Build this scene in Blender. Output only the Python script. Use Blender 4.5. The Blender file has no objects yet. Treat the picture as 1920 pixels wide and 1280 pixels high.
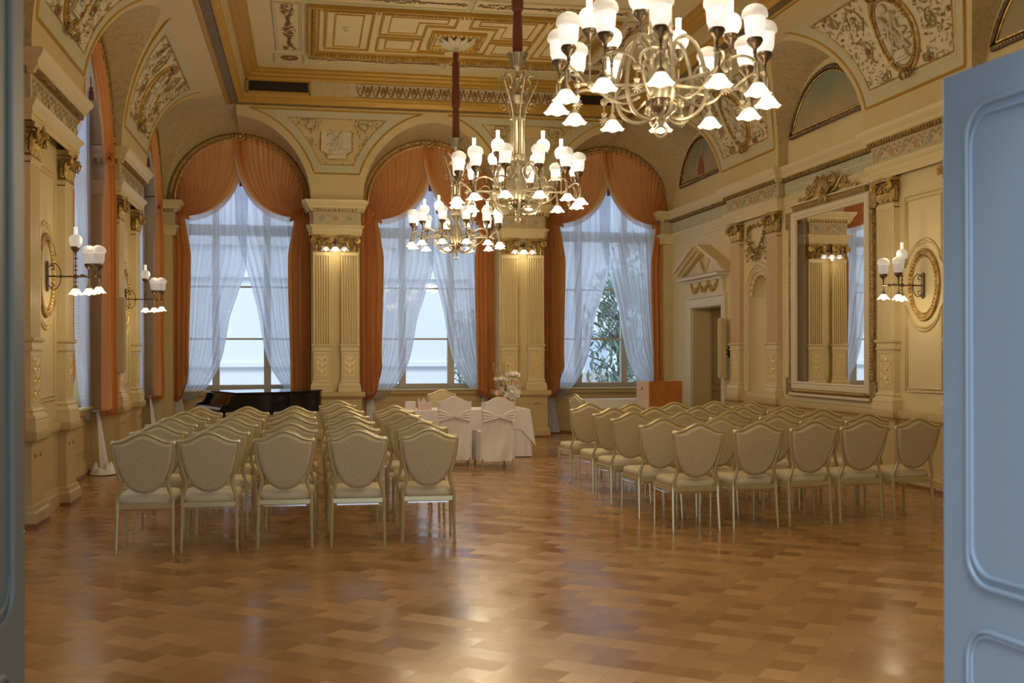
import bpy, math, random
from mathutils import Matrix, Vector
PI = math.pi
SC = bpy.context.scene
COL = SC.collection
# ------------------------------------------------------------ camera, world, light, exposure
F_PX, VPX, VPY, CAM_H = 2022.0, 576.0, 660.0, 1.6
YAW = math.atan((960 - VPX) / F_PX)
cam = bpy.data.cameras.new('camera'); camo = bpy.data.objects.new('camera', cam); COL.objects.link(camo)
camo.matrix_world = Matrix.Translation((0, 0, CAM_H)) @ Matrix.Rotation(-YAW, 4, 'Z') @ Matrix.Rotation(PI / 2, 4, 'X') @ Matrix.Rotation(-.0019, 4, 'Z')
cam.sensor_width = 36; cam.lens = F_PX / 1920 * 36
cam.shift_y = (VPY - 640) / 1920
cam.clip_start = .05; cam.clip_end = 300
cam.dof.use_dof = True; cam.dof.focus_distance = 15.0; cam.dof.aperture_fstop = 2.8
SC.camera = camo
SC.view_settings.view_transform = 'Standard'; SC.view_settings.look = 'None'
SC.view_settings.gamma = 1; SC.view_settings.exposure = -1.2
SC.view_settings.use_curve_mapping = False
W = bpy.data.worlds.new('world'); SC.world = W; W.use_nodes = True
W.node_tree.nodes['Background'].inputs[0].default_value = (.62, .79, 1.0, 1)
W.node_tree.nodes['Background'].inputs[1].default_value = 5.2
def area(name, loc, rot, sx, sy, power, col, portal=False):
    l = bpy.data.lights.new(name, 'AREA'); l.shape = 'RECTANGLE'; l.size = sx; l.size_y = sy
    l.energy = power; l.color = col
    if portal: l.cycles.is_portal = True
    o = bpy.data.objects.new(name, l); COL.objects.link(o); o.location = loc; o.rotation_euler = rot
    return o
sun = bpy.data.lights.new('daylight_sun', 'SUN'); sun.energy = 5; sun.angle = .3; sun.color = (1, .97, .95)
suno = bpy.data.objects.new('daylight_sun', sun); COL.objects.link(suno); suno.rotation_euler = (math.radians(42), 0, math.radians(-18))
WARM = (1.0, .79, .47)
area('anteroom_window_light', (1.2, -1.6, 2.2), (math.radians(88), 0, 0), 3.0, 2.4, 6.5, (.36, .70, 1.0))
# ------------------------------------------------------------ materials
def mat(name, base, rough=.6, metal=0, bump=None, vary=None, sheen=0, coat=0, emis=None, estr=0, spec=.5):
    m = bpy.data.materials.new(name); m.use_nodes = True
    nt = m.node_tree; b = nt.nodes['Principled BSDF']
    b.inputs['Base Color'].default_value = (*base, 1); b.inputs['Roughness'].default_value = rough
    b.inputs['Metallic'].default_value = metal; b.inputs['Specular IOR Level'].default_value = spec
    if sheen: b.inputs['Sheen Weight'].default_value = sheen; b.inputs['Sheen Roughness'].default_value = .4
    if coat: b.inputs['Coat Weight'].default_value = coat; b.inputs['Coat Roughness'].default_value = .1
    if emis: b.inputs['Emission Color'].default_value = (*emis, 1); b.inputs['Emission Strength'].default_value = estr
    tc = None
    if vary or bump:
        tc = nt.nodes.new('ShaderNodeTexCoord')
    if vary:                                   # (scale, second colour, amount)
        n = nt.nodes.new('ShaderNodeTexNoise'); n.inputs['Scale'].default_value = vary[0]; n.inputs['Detail'].default_value = 4
        nt.links.new(tc.outputs['Object'], n.inputs['Vector'])
        mx = nt.nodes.new('ShaderNodeMix'); mx.data_type = 'RGBA'
        r = nt.nodes.new('ShaderNodeMapRange'); r.inputs[1].default_value = .35; r.inputs[2].default_value = .7; r.inputs[4].default_value = vary[2]
        nt.links.new(n.outputs['Fac'], r.inputs[0]); nt.links.new(r.outputs[0], mx.inputs[0])
        mx.inputs[6].default_value = (*base, 1); mx.inputs[7].default_value = (*vary[1], 1)
        nt.links.new(mx.outputs[2], b.inputs['Base Color'])
    if bump:                                   # (scale, strength, distance)
        n = nt.nodes.new('ShaderNodeTexNoise'); n.inputs['Scale'].default_value = bump[0]; n.inputs['Detail'].default_value = 3
        nt.links.new(tc.outputs['Object'], n.inputs['Vector'])
        bp = nt.nodes.new('ShaderNodeBump'); bp.inputs['Strength'].default_value = bump[1]; bp.inputs['Distance'].default_value = bump[2]
        nt.links.new(n.outputs['Fac'], bp.inputs['Height']); nt.links.new(bp.outputs[0], b.inputs['Normal'])
    return m
CREAM = mat('cream_paint', (.64, .52, .27), .5, vary=(1.3, (.58, .46, .22), .5))
CREAM2 = mat('light_cream_paint', (.72, .61, .35), .45, vary=(2.0, (.66, .55, .29), .5))
TAN = mat('tan_pedestal_paint', (.57, .44, .22), .4, vary=(1.8, (.48, .36, .17), .5))
GREYC = mat('grey_green_paint', (.56, .52, .34), .55)
OCHRE = mat('ochre_gilding', (.50, .30, .045), .45, metal=.2, vary=(3, (.40, .23, .03), .5))
GOLD = mat('gold_leaf', (.68, .47, .16), .40, metal=.5, vary=(16, (.28, .17, .045), .9))
DGOLD = mat('aged_gilt_carving', (.20, .135, .05), .42, metal=.5, vary=(24, (.60, .43, .17), .8))
DARKF = mat('dark_bronzed_frame', (.10, .065, .03), .45, metal=.3)
RELIEF = mat('plaster_relief', (.66, .60, .44), .55)
PPINK = mat('salmon_painted_stone', (.66, .49, .28), .5)
WHITEP = mat('off_white_paint', (.70, .64, .47), .45)
LINE = mat('painted_line', (.33, .20, .06), .6)
OLIVE = mat('olive_painted_leaf', (.26, .25, .10), .6, vary=(14, (.42, .26, .10), .8))
REDP = mat('red_painted_flower', (.36, .11, .06), .6)
ORANGEP = mat('orange_painted_flower', (.52, .28, .14), .6)
BLUEP = mat('blue_painted_flower', (.40, .36, .27), .6)
FRIEZE = mat('frieze_ground', (.60, .50, .31), .55, vary=(9, (.48, .42, .28), .8))
BROWNP = mat('brown_stencil', (.24, .13, .035), .6)
GREEND = mat('painted_garland', (.10, .12, .05), .6, vary=(16, (.40, .12, .04), .9))
VELVET = mat('orange_velvet', (.66, .295, .08), .75, vary=(3, (.72, .34, .10), .6), sheen=.3)
_nt = VELVET.node_tree; _tl = _nt.nodes.new('ShaderNodeBsdfTranslucent'); _tl.inputs[0].default_value = (.88, .40, .10, 1); _mx = _nt.nodes.new('ShaderNodeMixShader'); _mx.inputs[0].default_value = .38
_nt.links.new(_nt.nodes['Principled BSDF'].outputs[0], _mx.inputs[1]); _nt.links.new(_tl.outputs[0], _mx.inputs[2]); _nt.links.new(_mx.outputs[0], _nt.nodes['Material Output'].inputs['Surface'])
TASSEL = mat('brown_tassel', (.16, .05, .03), .8)
FRINGE = mat('pale_fringe', (.66, .56, .58), .8)
DFRINGE = mat('rust_fringe', (.36, .11, .05), .8)
CHFRAME = mat('champagne_metal_frame', (.62, .56, .33), .26, metal=.5)
CHFAB = mat('woven_beige_fabric', (.62, .54, .36), .85, bump=(300, .4, .002), vary=(110, (.44, .36, .21), .8))
CHSEAT = mat('pale_seat_fabric', (.66, .59, .41), .85, bump=(420, .3, .002))
CHROME = mat('chrome', (.8, .8, .82), .15, metal=1)
BLACK = mat('piano_lacquer', (.004, .004, .005), .08, spec=.35)
BLACKM = mat('matt_black', (.02, .02, .02), .5)
IVORY = mat('ivory_keys', (.8, .78, .7), .3)
BRASS = mat('aged_brass', (.40, .355, .27), .36, metal=.6, vary=(18, (.20, .17, .12), .6))
DBRASS = mat('dark_bronze', (.16, .12, .08), .32, metal=.8)
SLEEVE = mat('brown_velvet_sleeve', (.16, .045, .018), .8, sheen=.3)
CLOTH = mat('white_tablecloth', (.88, .86, .88), .8, bump=(90, .1, .002))
COVER = mat('white_chair_cover', (.87, .83, .82), .85, bump=(60, .15, .003))
WOODO = mat('orange_veneer', (.56, .22, .05), .32, coat=.3, vary=(7, (.44, .15, .03), .8))
WOODP = mat('pale_veneer', (.72, .56, .50), .35)
PAPER = mat('white_card', (.80, .76, .78), .6)
PINKC = mat('pink_card', (.74, .56, .55), .6)
PETAL = mat('white_petal', (.86, .82, .76), .7)
PINKPET = mat('blush_petal', (.80, .52, .46), .7)
LEAFG = mat('garden_leaf', (.10, .18, .05), .6)
GRASS = mat('dried_grass', (.45, .37, .18), .8)
GREYV = mat('grey_linen_vase', (.46, .43, .38), .7)
DOORB = mat('pale_blue_door_paint', (.21, .28, .355), .5)
DOORG = mat('grey_green_door_paint', (.085, .095, .08), .5)
DOORT = mat('tan_door_leaf', (.27, .195, .085), .45)
SPEAK = mat('beige_speaker_case', (.62, .53, .30), .5)
VENTB = mat('dark_vent_grille', (.018, .012, .008), .7)
MIRROR = mat('mirror_silver', (.86, .85, .82), .01, metal=1)
FACADE = mat('white_render_facade', (.66, .71, .75), .8)
FACW = mat('facade_window_glass', (.42, .50, .58), .2)
HEDGE = mat('garden_foliage', (.17, .27, .20), .7, vary=(5, (.34, .46, .38), .7))
SKIRT = mat('reddish_brown_skirting', (.26, .12, .05), .5)
EARTH = mat('courtyard_gravel', (.45, .44, .42), .9)
LACE = mat('grey_lace_stencil', (.38, .30, .18), .6)
SOFFIT = mat('painted_soffit', (.56, .46, .28), .6)

def nodes(m):
    nt = m.node_tree; return nt, nt.nodes, nt.links
def pattern_mat(name, base, ink, scale, kind='scroll', rough=.6, amount=.8):
    """painted arabesque: curled contour lines of a warped noise field"""
    m = mat(name, base, rough); nt, N, L = nodes(m); b = N['Principled BSDF']
    tc = N.new('ShaderNodeTexCoord')
    n1 = N.new('ShaderNodeTexNoise'); n1.inputs['Scale'].default_value = scale; n1.inputs['Detail'].default_value = 1.5; n1.inputs['Distortion'].default_value = 1.2
    L.new(tc.outputs['Object'], n1.inputs['Vector'])
    mu = N.new('ShaderNodeMath'); mu.operation = 'MULTIPLY'; mu.inputs[1].default_value = 7 if kind == 'scroll' else 11
    fr = N.new('ShaderNodeMath'); fr.operation = 'FRACT'
    a = N.new('ShaderNodeMath'); a.operation = 'SUBTRACT'; a.inputs[1].default_value = .5
    ab = N.new('ShaderNodeMath'); ab.operation = 'ABSOLUTE'
    r = N.new('ShaderNodeMapRange'); r.inputs[1].default_value = .10; r.inputs[2].default_value = .18; r.inputs[3].default_value = amount; r.inputs[4].default_value = 0
    L.new(n1.outputs['Fac'], mu.inputs[0]); L.new(mu.outputs[0], fr.inputs[0]); L.new(fr.outputs[0], a.inputs[0]); L.new(a.outputs[0], ab.inputs[0]); L.new(ab.outputs[0], r.inputs[0])
    mx = N.new('ShaderNodeMix'); mx.data_type = 'RGBA'; mx.inputs[6].default_value = (*base, 1); mx.inputs[7].default_value = (*ink, 1)
    L.new(r.outputs[0], mx.inputs[0]); L.new(mx.outputs[2], b.inputs['Base Color'])
    return m
SOFPAINT = pattern_mat('grey_scroll_painting', (.57, .47, .26), (.40, .34, .21), 2.8, amount=.55)
LACEP = pattern_mat('lace_stencil_band', (.22, .16, .08), (.10, .07, .03), 11, amount=.8)
LACEG = pattern_mat('grey_lace_frieze', (.55, .44, .24), (.34, .27, .15), 8, amount=.6)
STONEP = pattern_mat('arabesque_panel', (.66, .54, .30), (.92, .74, .34), 15, amount=.85)

# parquet: basket of short planks in square blocks turned 45 degrees
def parquet():
    m = mat('parquet_oak', (.4, .2, .08), .2); nt, N, L = nodes(m); b = N['Principled BSDF']
    tc = N.new('ShaderNodeTexCoord'); mp = N.new('ShaderNodeMapping'); mp.inputs['Rotation'].default_value = (0, 0, math.radians(38)); mp.inputs['Scale'].default_value = (1, 1, 1)
    L.new(tc.outputs['Object'], mp.inputs['Vector'])
    br = N.new('ShaderNodeTexBrick'); br.offset = .5; br.inputs['Scale'].default_value = 1
    br.inputs['Brick Width'].default_value = .34; br.inputs['Row Height'].default_value = .17; br.inputs['Mortar Size'].default_value = .0016
    br.inputs['Color1'].default_value = (0, 0, 0, 1); br.inputs['Color2'].default_value = (1, 1, 1, 1); br.inputs['Mortar'].default_value = (.5, .5, .5, 1)
    L.new(mp.outputs[0], br.inputs['Vector'])
    ck = N.new('ShaderNodeTexChecker'); ck.inputs['Scale'].default_value = 5.8823
    L.new(mp.outputs[0], ck.inputs['Vector'])
    g = N.new('ShaderNodeTexNoise'); g.inputs['Scale'].default_value = 5; g.inputs['Detail'].default_value = 6
    mp2 = N.new('ShaderNodeMapping'); mp2.inputs['Scale'].default_value = (2, 14, 2); L.new(mp.outputs[0], mp2.inputs['Vector']); L.new(mp2.outputs[0], g.inputs['Vector'])
    s = N.new('ShaderNodeMath'); s.operation = 'MULTIPLY_ADD'; s.inputs[1].default_value = .28; L.new(ck.outputs['Fac'], s.inputs[0]); L.new(br.outputs['Color'], s.inputs[2])
    s2 = N.new('ShaderNodeMath'); s2.operation = 'MULTIPLY_ADD'; s2.inputs[1].default_value = .5; L.new(g.outputs['Fac'], s2.inputs[0]); L.new(s.outputs[0], s2.inputs[2])
    cr = N.new('ShaderNodeValToRGB'); e = cr.color_ramp.elements
    e[0].position = .15; e[0].color = (.29, .142, .043, 1); e[1].position = 1.0; e[1].color = (.54, .32, .135, 1)
    mr = N.new('ShaderNodeMapRange'); mr.inputs[2].default_value = 1.75; L.new(s2.outputs[0], mr.inputs[0]); L.new(mr.outputs[0], cr.inputs[0])
    L.new(cr.outputs[0], b.inputs['Base Color'])
    n2 = N.new('ShaderNodeTexNoise'); n2.inputs['Scale'].default_value = 1.1; n2.inputs['Detail'].default_value = 5; L.new(tc.outputs['Object'], n2.inputs['Vector'])
    rr = N.new('ShaderNodeMapRange'); rr.inputs[3].default_value = .12; rr.inputs[4].default_value = .22; L.new(n2.outputs['Fac'], rr.inputs[0]); r3 = N.new('ShaderNodeMath'); r3.operation = 'MULTIPLY_ADD'; r3.inputs[1].default_value = .16; L.new(br.outputs['Color'], r3.inputs[0]); L.new(rr.outputs[0], r3.inputs[2]); L.new(r3.outputs[0], b.inputs['Roughness'])
    bp = N.new('ShaderNodeBump'); bp.inputs['Strength'].default_value = .15; bp.inputs['Distance'].default_value = .002
    s3 = N.new('ShaderNodeMath'); s3.operation = 'MULTIPLY_ADD'; s3.inputs[1].default_value = .9; L.new(n2.outputs['Fac'], s3.inputs[0]); L.new(s.outputs[0], s3.inputs[2])
    L.new(s3.outputs[0], bp.inputs['Height']); L.new(bp.outputs[0], b.inputs['Normal'])
    return m
PARQ = parquet()
# frosted lamp glass: lets the bulb inside through and glows with it
def shade_mat(name, strength, clear, col=(1, .93, .87)):
    m = bpy.data.materials.new(name); m.use_nodes = True; nt, N, L = nodes(m); N.remove(N['Principled BSDF']); out = N['Material Output']
    d = N.new('ShaderNodeBsdfTranslucent'); d.inputs[0].default_value = (.84, .86, .92, 1)
    gl = N.new('ShaderNodeBsdfPrincipled'); gl.inputs['Base Color'].default_value = (.74, .76, .82, 1); gl.inputs['Roughness'].default_value = .3
    gl.inputs['Emission Color'].default_value = (*col, 1); gl.inputs['Emission Strength'].default_value = strength
    t = N.new('ShaderNodeBsdfTransparent')
    m1 = N.new('ShaderNodeMixShader'); m1.inputs[0].default_value = .6; L.new(d.outputs[0], m1.inputs[1]); L.new(gl.outputs[0], m1.inputs[2])
    m2 = N.new('ShaderNodeMixShader'); m2.inputs[0].default_value = clear; L.new(m1.outputs[0], m2.inputs[1]); L.new(t.outputs[0], m2.inputs[2])
    L.new(m2.outputs[0], out.inputs['Surface']); return m
SHADE = shade_mat('frosted_lamp_glass', 1.5, .30)
SHADETOP = shade_mat('etched_clear_glass', .35, .5)
TULIP = shade_mat('opal_tulip_glass', 1.5, .3)
OFFGL = shade_mat('dim_smoky_glass', .45, .35)
def sheer_mat(name, border):
    m = bpy.data.materials.new(name); m.use_nodes = True; nt, N, L = nodes(m); N.remove(N['Principled BSDF']); out = N['Material Output']
    tr = N.new('ShaderNodeBsdfTransparent'); tr.inputs[0].default_value = (1, 1, 1, 1)
    tl = N.new('ShaderNodeBsdfTranslucent'); tl.inputs[0].default_value = (.84, .89, .97, 1)
    df = N.new('ShaderNodeBsdfDiffuse'); df.inputs[0].default_value = (.80, .85, .94, 1)
    a = N.new('ShaderNodeMixShader'); a.inputs[0].default_value = .25; L.new(tl.outputs[0], a.inputs[1]); L.new(df.outputs[0], a.inputs[2])
    mix = N.new('ShaderNodeMixShader'); mix.inputs[0].default_value = .80
    L.new(tr.outputs[0], mix.inputs[1]); L.new(a.outputs[0], mix.inputs[2]); L.new(mix.outputs[0], out.inputs['Surface'])
    if border:
        tc = N.new('ShaderNodeTexCoord')
        w = N.new('ShaderNodeTexWave'); w.wave_type = 'RINGS'; w.inputs['Scale'].default_value = 9; w.inputs['Distortion'].default_value = 6; w.inputs['Detail'].default_value = 1; w.inputs['Detail Scale'].default_value = 2
        L.new(tc.outputs['Object'], w.inputs['Vector'])
        r = N.new('ShaderNodeMapRange'); r.inputs[1].default_value = .55; r.inputs[2].default_value = .7; r.inputs[3].default_value = .76; r.inputs[4].default_value = .95
        L.new(w.outputs['Fac'], r.inputs[0]); L.new(r.outputs[0], mix.inputs[0])
    return m
SHEER = sheer_mat('white_voile', False)
SHEERB = sheer_mat('lace_border', True)
def glass():
    m = bpy.data.materials.new('window_glass'); m.use_nodes = True; nt, N, L = nodes(m); N.remove(N['Principled BSDF']); out = N['Material Output']
    t = N.new('ShaderNodeBsdfTransparent'); t.inputs[0].default_value = (.96, .97, 1, 1); g = N.new('ShaderNodeBsdfGlossy'); g.inputs['Roughness'].default_value = .02
    mx = N.new('ShaderNodeMixShader'); mx.inputs[0].default_value = .07; L.new(t.outputs[0], mx.inputs[1]); L.new(g.outputs[0], mx.inputs[2]); L.new(mx.outputs[0], out.inputs['Surface'])
    return m
GLASS = glass()

# ------------------------------------------------------------ mesh helpers
class MB:
    def __init__(s): s.v = []; s.f = []
    def add(s, vs, fs, M=None):
        n = len(s.v)
        if M is not None: vs = [M @ Vector(p) for p in vs]
        s.v += [tuple(p) for p in vs]; s.f += [tuple(i + n for i in f) for f in fs]; return s
    def box(s, x0, y0, z0, x1, y1, z1, M=None):
        v = [(x, y, z) for z in (z0, z1) for y in (y0, y1) for x in (x0, x1)]
        return s.add(v, [(0, 2, 3, 1), (4, 5, 7, 6), (0, 1, 5, 4), (2, 6, 7, 3), (0, 4, 6, 2), (1, 3, 7, 5)], M)
    def lathe(s, prof, seg=16, c=(0, 0, 0), M=None, wave=None):
        v = []; n = len(prof)
        for i, (r, z) in enumerate(prof):
            for k in range(seg):
                a = 2 * PI * k / seg; rr = r; zz = z
                if wave and i >= wave[0]: rr = r * (1 + wave[1] * math.cos(wave[2] * a)); zz = z + wave[3] * math.cos(wave[2] * a)
                v.append((c[0] + rr * math.cos(a), c[1] + rr * math.sin(a), c[2] + zz))
        f = [(i * seg + k, i * seg + (k + 1) % seg, (i + 1) * seg + (k + 1) % seg, (i + 1) * seg + k) for i in range(n - 1) for k in range(seg)]
        if prof[0][0] > 1e-4 and not wave: f.append(tuple(range(seg - 1, -1, -1)))
        if prof[-1][0] > 1e-4 and not wave: f.append(tuple((n - 1) * seg + k for k in range(seg)))
        return s.add(v, f, M)
    def tube(s, pts, r, seg=6, closed=False, M=None, flat=1):
        P = [Vector(p) for p in pts]; n = len(P); R = r if isinstance(r, (list, tuple)) else [r] * n
        v = []; up = None
        for i in range(n):
            if closed: t = P[(i + 1) % n] - P[i - 1]
            else: t = P[min(i + 1, n - 1)] - P[max(i - 1, 0)]
            if t.length < 1e-9: t = Vector((0, 0, 1))
            t.normalize()
            if up is None: up = t.orthogonal().normalized()
            up = (up - t * up.dot(t))
            if up.length < 1e-6: up = t.orthogonal()
            up.normalize(); sd = t.cross(up)
            for k in range(seg):
                a = 2 * PI * k / seg
                v.append(P[i] + (up * math.cos(a) + sd * math.sin(a) * flat) * R[i])
        m = n if closed else n - 1
        f = [(i * seg + k, i * seg + (k + 1) % seg, ((i + 1) % n) * seg + (k + 1) % seg, ((i + 1) % n) * seg + k) for i in range(m) for k in range(seg)]
        if not closed: f += [tuple(range(seg - 1, -1, -1)), tuple((n - 1) * seg + k for k in range(seg))]
        return s.add(v, f, M)
    def grid(s, fn, nu, nv, M=None, closed=False, flip=False):
        v = [fn(i / nu, j / nv) for j in range(nv + 1) for i in range(nu + 1)]; w = nu + 1
        f = [(j * w + i, j * w + i + 1, (j + 1) * w + i + 1, (j + 1) * w + i) for j in range(nv) for i in range(nu)]
        if flip: f = [q[::-1] for q in f]
        return s.add(v, f, M)
    def shell(s, fn, nu, nv, th, M=None):
        """closed sheet: fn(u,v) surface and the same moved by th along y"""
        a = [Vector(fn(i / nu, j / nv)) for j in range(nv + 1) for i in range(nu + 1)]; w = nu + 1
        tv = Vector(th) if not isinstance(th, (int, float)) else Vector((0, th, 0))
        b = [p + tv for p in a]; n = len(a)
        f = []
        for j in range(nv):
            for i in range(nu):
                q = (j * w + i, j * w + i + 1, (j + 1) * w + i + 1, (j + 1) * w + i); f.append(q); f.append(tuple(n + k for k in q[::-1]))
        rim = [(i, i + 1) for i in range(nu)] + [(j * w + nu, (j + 1) * w + nu) for j in range(nv)] + [(nv * w + i + 1, nv * w + i) for i in range(nu)] + [((j + 1) * w, j * w) for j in range(nv)]
        f += [(q, p, p + n, q + n) for p, q in rim]
        return s.add(a + b, f, M)
    def prism(s, poly, y0, y1, M=None):
        """outline in x,z extruded along y"""
        n = len(poly); v = [(x, y0, z) for x, z in poly] + [(x, y1, z) for x, z in poly]
        f = [tuple(range(n)), tuple(range(2 * n - 1, n - 1, -1))] + [((i + 1) % n, i, n + i, n + (i + 1) % n) for i in range(n)]
        return s.add(v, f, M)
    def mould(s, path, prof, closed=False, M=None, caps=True):
        """profile (out, z) swept along a plan path (x, y); out is to the right of travel"""
        P = [Vector((p[0], p[1])) for p in path]; n = len(P); k = len(prof); v = []
        for i in range(n):
            a = P[i] - P[i - 1] if (i > 0 or closed) else None
            b = P[(i + 1) % n] - P[i] if (i < n - 1 or closed) else None
            na = Vector((a.y, -a.x)).normalized() if a is not None and a.length > 1e-9 else None
            nb = Vector((b.y, -b.x)).normalized() if b is not None and b.length > 1e-9 else None
            if na is None: m = nb
            elif nb is None: m = na
            else:
                m = na + nb; d = 1 + na.dot(nb)
                m = m / max(d, .15)
            for o, z in prof: v.append((P[i].x + m.x * o, P[i].y + m.y * o, z))
        c = n if closed else n - 1
        f = [(i * k + j, ((i + 1) % n) * k + j, ((i + 1) % n) * k + j + 1, i * k + j + 1) for i in range(c) for j in range(k - 1)]
        if caps and not closed: f += [tuple(range(k - 1, -1, -1)), tuple((n - 1) * k + j for j in range(k))]
        return s.add(v, f, M)
    def ball(s, c, r, seg=8, rings=5, sc=(1, 1, 1), M=None):
        v = [(c[0], c[1], c[2] - r * sc[2])]
        for i in range(1, rings):
            p = PI * i / rings
            for k in range(seg):
                a = 2 * PI * k / seg; v.append((c[0] + r * sc[0] * math.sin(p) * math.cos(a), c[1] + r * sc[1] * math.sin(p) * math.sin(a), c[2] - r * sc[2] * math.cos(p)))
        v.append((c[0], c[1], c[2] + r * sc[2])); t = len(v) - 1
        f = [(0, 1 + (k + 1) % seg, 1 + k) for k in range(seg)]
        f += [(1 + i * seg + k, 1 + i * seg + (k + 1) % seg, 1 + (i + 1) * seg + (k + 1) % seg, 1 + (i + 1) * seg + k) for i in range(rings - 2) for k in range(seg)]
        f += [(t, 1 + (rings - 2) * seg + k, 1 + (rings - 2) * seg + (k + 1) % seg) for k in range(seg)]
        return s.add(v, f, M)
    def build(s, name, m, parent=None, smooth=35, bev=0, loc=None, rotz=None):
        me = bpy.data.meshes.new(name); me.from_pydata(s.v, [], s.f); me.materials.append(m); me.validate()
        if smooth:
            me.polygons.foreach_set('use_smooth', [True] * len(me.polygons)); me.set_sharp_from_angle(angle=math.radians(smooth))
        me.update(); o = bpy.data.objects.new(name, me); COL.objects.link(o)
        if parent is not None: o.parent = parent
        if bev:
            b = o.modifiers.new('bevel', 'BEVEL'); b.width = bev; b.segments = 2; b.limit_method = 'ANGLE'; b.angle_limit = math.radians(40)
        if loc: o.location = loc
        if rotz is not None: o.rotation_euler = (0, 0, rotz)
        return o
def empty(name, loc=(0, 0, 0), rotz=0, label=None, cat=None, group=None, kind=None):
    o = bpy.data.objects.new(name, None); COL.objects.link(o); o.location = loc; o.rotation_euler = (0, 0, rotz); o.empty_display_size = .1
    return tag(o, label, cat, group, kind)
def tag(o, label=None, cat=None, group=None, kind=None):
    if label: o['label'] = label
    if cat: o['category'] = cat
    if group: o['group'] = group
    if kind: o['kind'] = kind
    return o
def dup(root, loc=None, rotz=None, label=None, group=None, parent=None):
    c = root.copy(); COL.objects.link(c)
    if parent is not None: c.parent = parent
    if loc is not None: c.location = loc
    if rotz is not None: c.rotation_euler = (0, 0, rotz)
    if label: c['label'] = label
    if group: c['group'] = group
    for ch in list(root.children): dup(ch, parent=c)
    return c
def lerp(a, b, t): return a + (b - a) * t
def bez(p0, p1, p2, t): return tuple((1 - t) ** 2 * a + 2 * t * (1 - t) * b + t * t * c for a, b, c in zip(p0, p1, p2))
def T(x=0, y=0, z=0): return Matrix.Translation((x, y, z))
def RX(a): return Matrix.Rotation(a, 4, 'X')
def RY(a): return Matrix.Rotation(a, 4, 'Y')
def RZ(a): return Matrix.Rotation(a, 4, 'Z')
def spiral(cx, cz, r, turns, a0, y=0, n=22, k=.12, sgn=1):
    out = []
    for i in range(n + 1):
        t = i / n; rr = r * (1 - t) + r * k * t; a = a0 + sgn * turns * 2 * PI * t
        out.append((cx + rr * math.cos(a), y, cz + rr * math.sin(a)))
    return out

# wall frames: local x runs along the wall, local -y points into the room
XL, XR, YB = -2.58, 7.10, 20.65
ZC = 4.36                                      # top of the entablature
def place(side, a, d=0, z=0):
    if side == 'B': return (a, YB - d, z), 0
    if side == 'L': return (XL + d, a, z), PI / 2
    return (XR - d, a, z), -PI / 2
PIERS = [6.70, 11.50, 16.28]                   # side piers (y)
BAYS = [9.10, 13.90, 18.72]                    # side arches (y)
BW = [-1.22, 2.30, 5.84]                       # back windows (x)
BP = [.51, 3.98]                               # back piers (x)
RA, ZA = 1.28, 4.38                            # arch radius and centre height
LIPX0, LIPX1, LIPY, LIPZ = -1.32, 5.94, 19.46, 5.98
CEILZ = 6.50
YF = 19.93                                     # front face of the back wall
Y0 = 2.6
# ------------------------------------------------------------ the shell
def structure(name, mb, m, **k): return tag(mb.build(name, m, **k), kind='structure')
structure('floor', MB().box(-7, -4, -.1, 8.5, 21.2, 0), PARQ, smooth=0)
tag(MB().box(-40, 21.2, -.6, 45, 60, -.5).build('courtyard_ground', EARTH, smooth=0), kind='structure')
# lintel solid above every arch is the cove; roof slab keeps daylight out
structure('roof_slab', MB().box(-3.4, Y0 - .2, CEILZ + .02, 8.0, 21.3, CEILZ + .15), CREAM, smooth=0)
# front wall with the doorway we look through
f = MB()
f.box(-3.4, Y0 - .25, 0, -.86, Y0, CEILZ); f.box(2.24, Y0 - .25, 0, 8.0, Y0, CEILZ); f.box(-.86, Y0 - .25, 3.1, 2.24, Y0, CEILZ)
structure('wall_front', f, GREYC, smooth=0)

def window_wall(mb, cx, half, zs, x0, x1, y, th):
    """piers of wall either side of a rectangular opening, dado below, solid above the arch"""
    mb.box(x0, y, 0, x1, y + th, zs)
    mb.box(x0, y, zs, cx - half, y + th, 6.5); mb.box(cx + half, y, zs, x1, y + th, 6.5)
    mb.box(cx - half, y, 5.75, cx + half, y + th, 6.5)
# outer walls; y here is local depth (positive = away from the room)
wl = MB(); wb = MB()
edges = [Y0, 11.5, 16.3, 21.2]
for k, c in enumerate(BAYS): window_wall(wl, c, 1.05, .90, edges[k], edges[k + 1], .30, .45)
for c in PIERS:
    wl.box(c - 1.0, -.001, 0, c + 1.0, .31, ZC - .02)
wl.box(19.98, 0, 0, 20.7, .31, ZC)
o = structure('wall_left', wl, CREAM, smooth=0); o.location, rz = place('L', 0); o.rotation_euler = (0, 0, rz)
edges = [-2.9, .5, 4.05, 7.5]
for k, c in enumerate(BW): window_wall(wb, c, 1.05, .90, edges[k], edges[k + 1], .25, .45)
for c in BP: wb.box(c - .435, -.712, 0, c + .435, .26, ZC - .02)
for x0, x1 in ((XL - .3, XL + .02), (XR - .02, XR + .3)): wb.box(x0, -.1, 0, x1, .26, ZC)
o = structure('wall_back', wb, CREAM, smooth=0); o.location, rz = place('B', 0); o.rotation_euler = (0, 0, rz)
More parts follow.
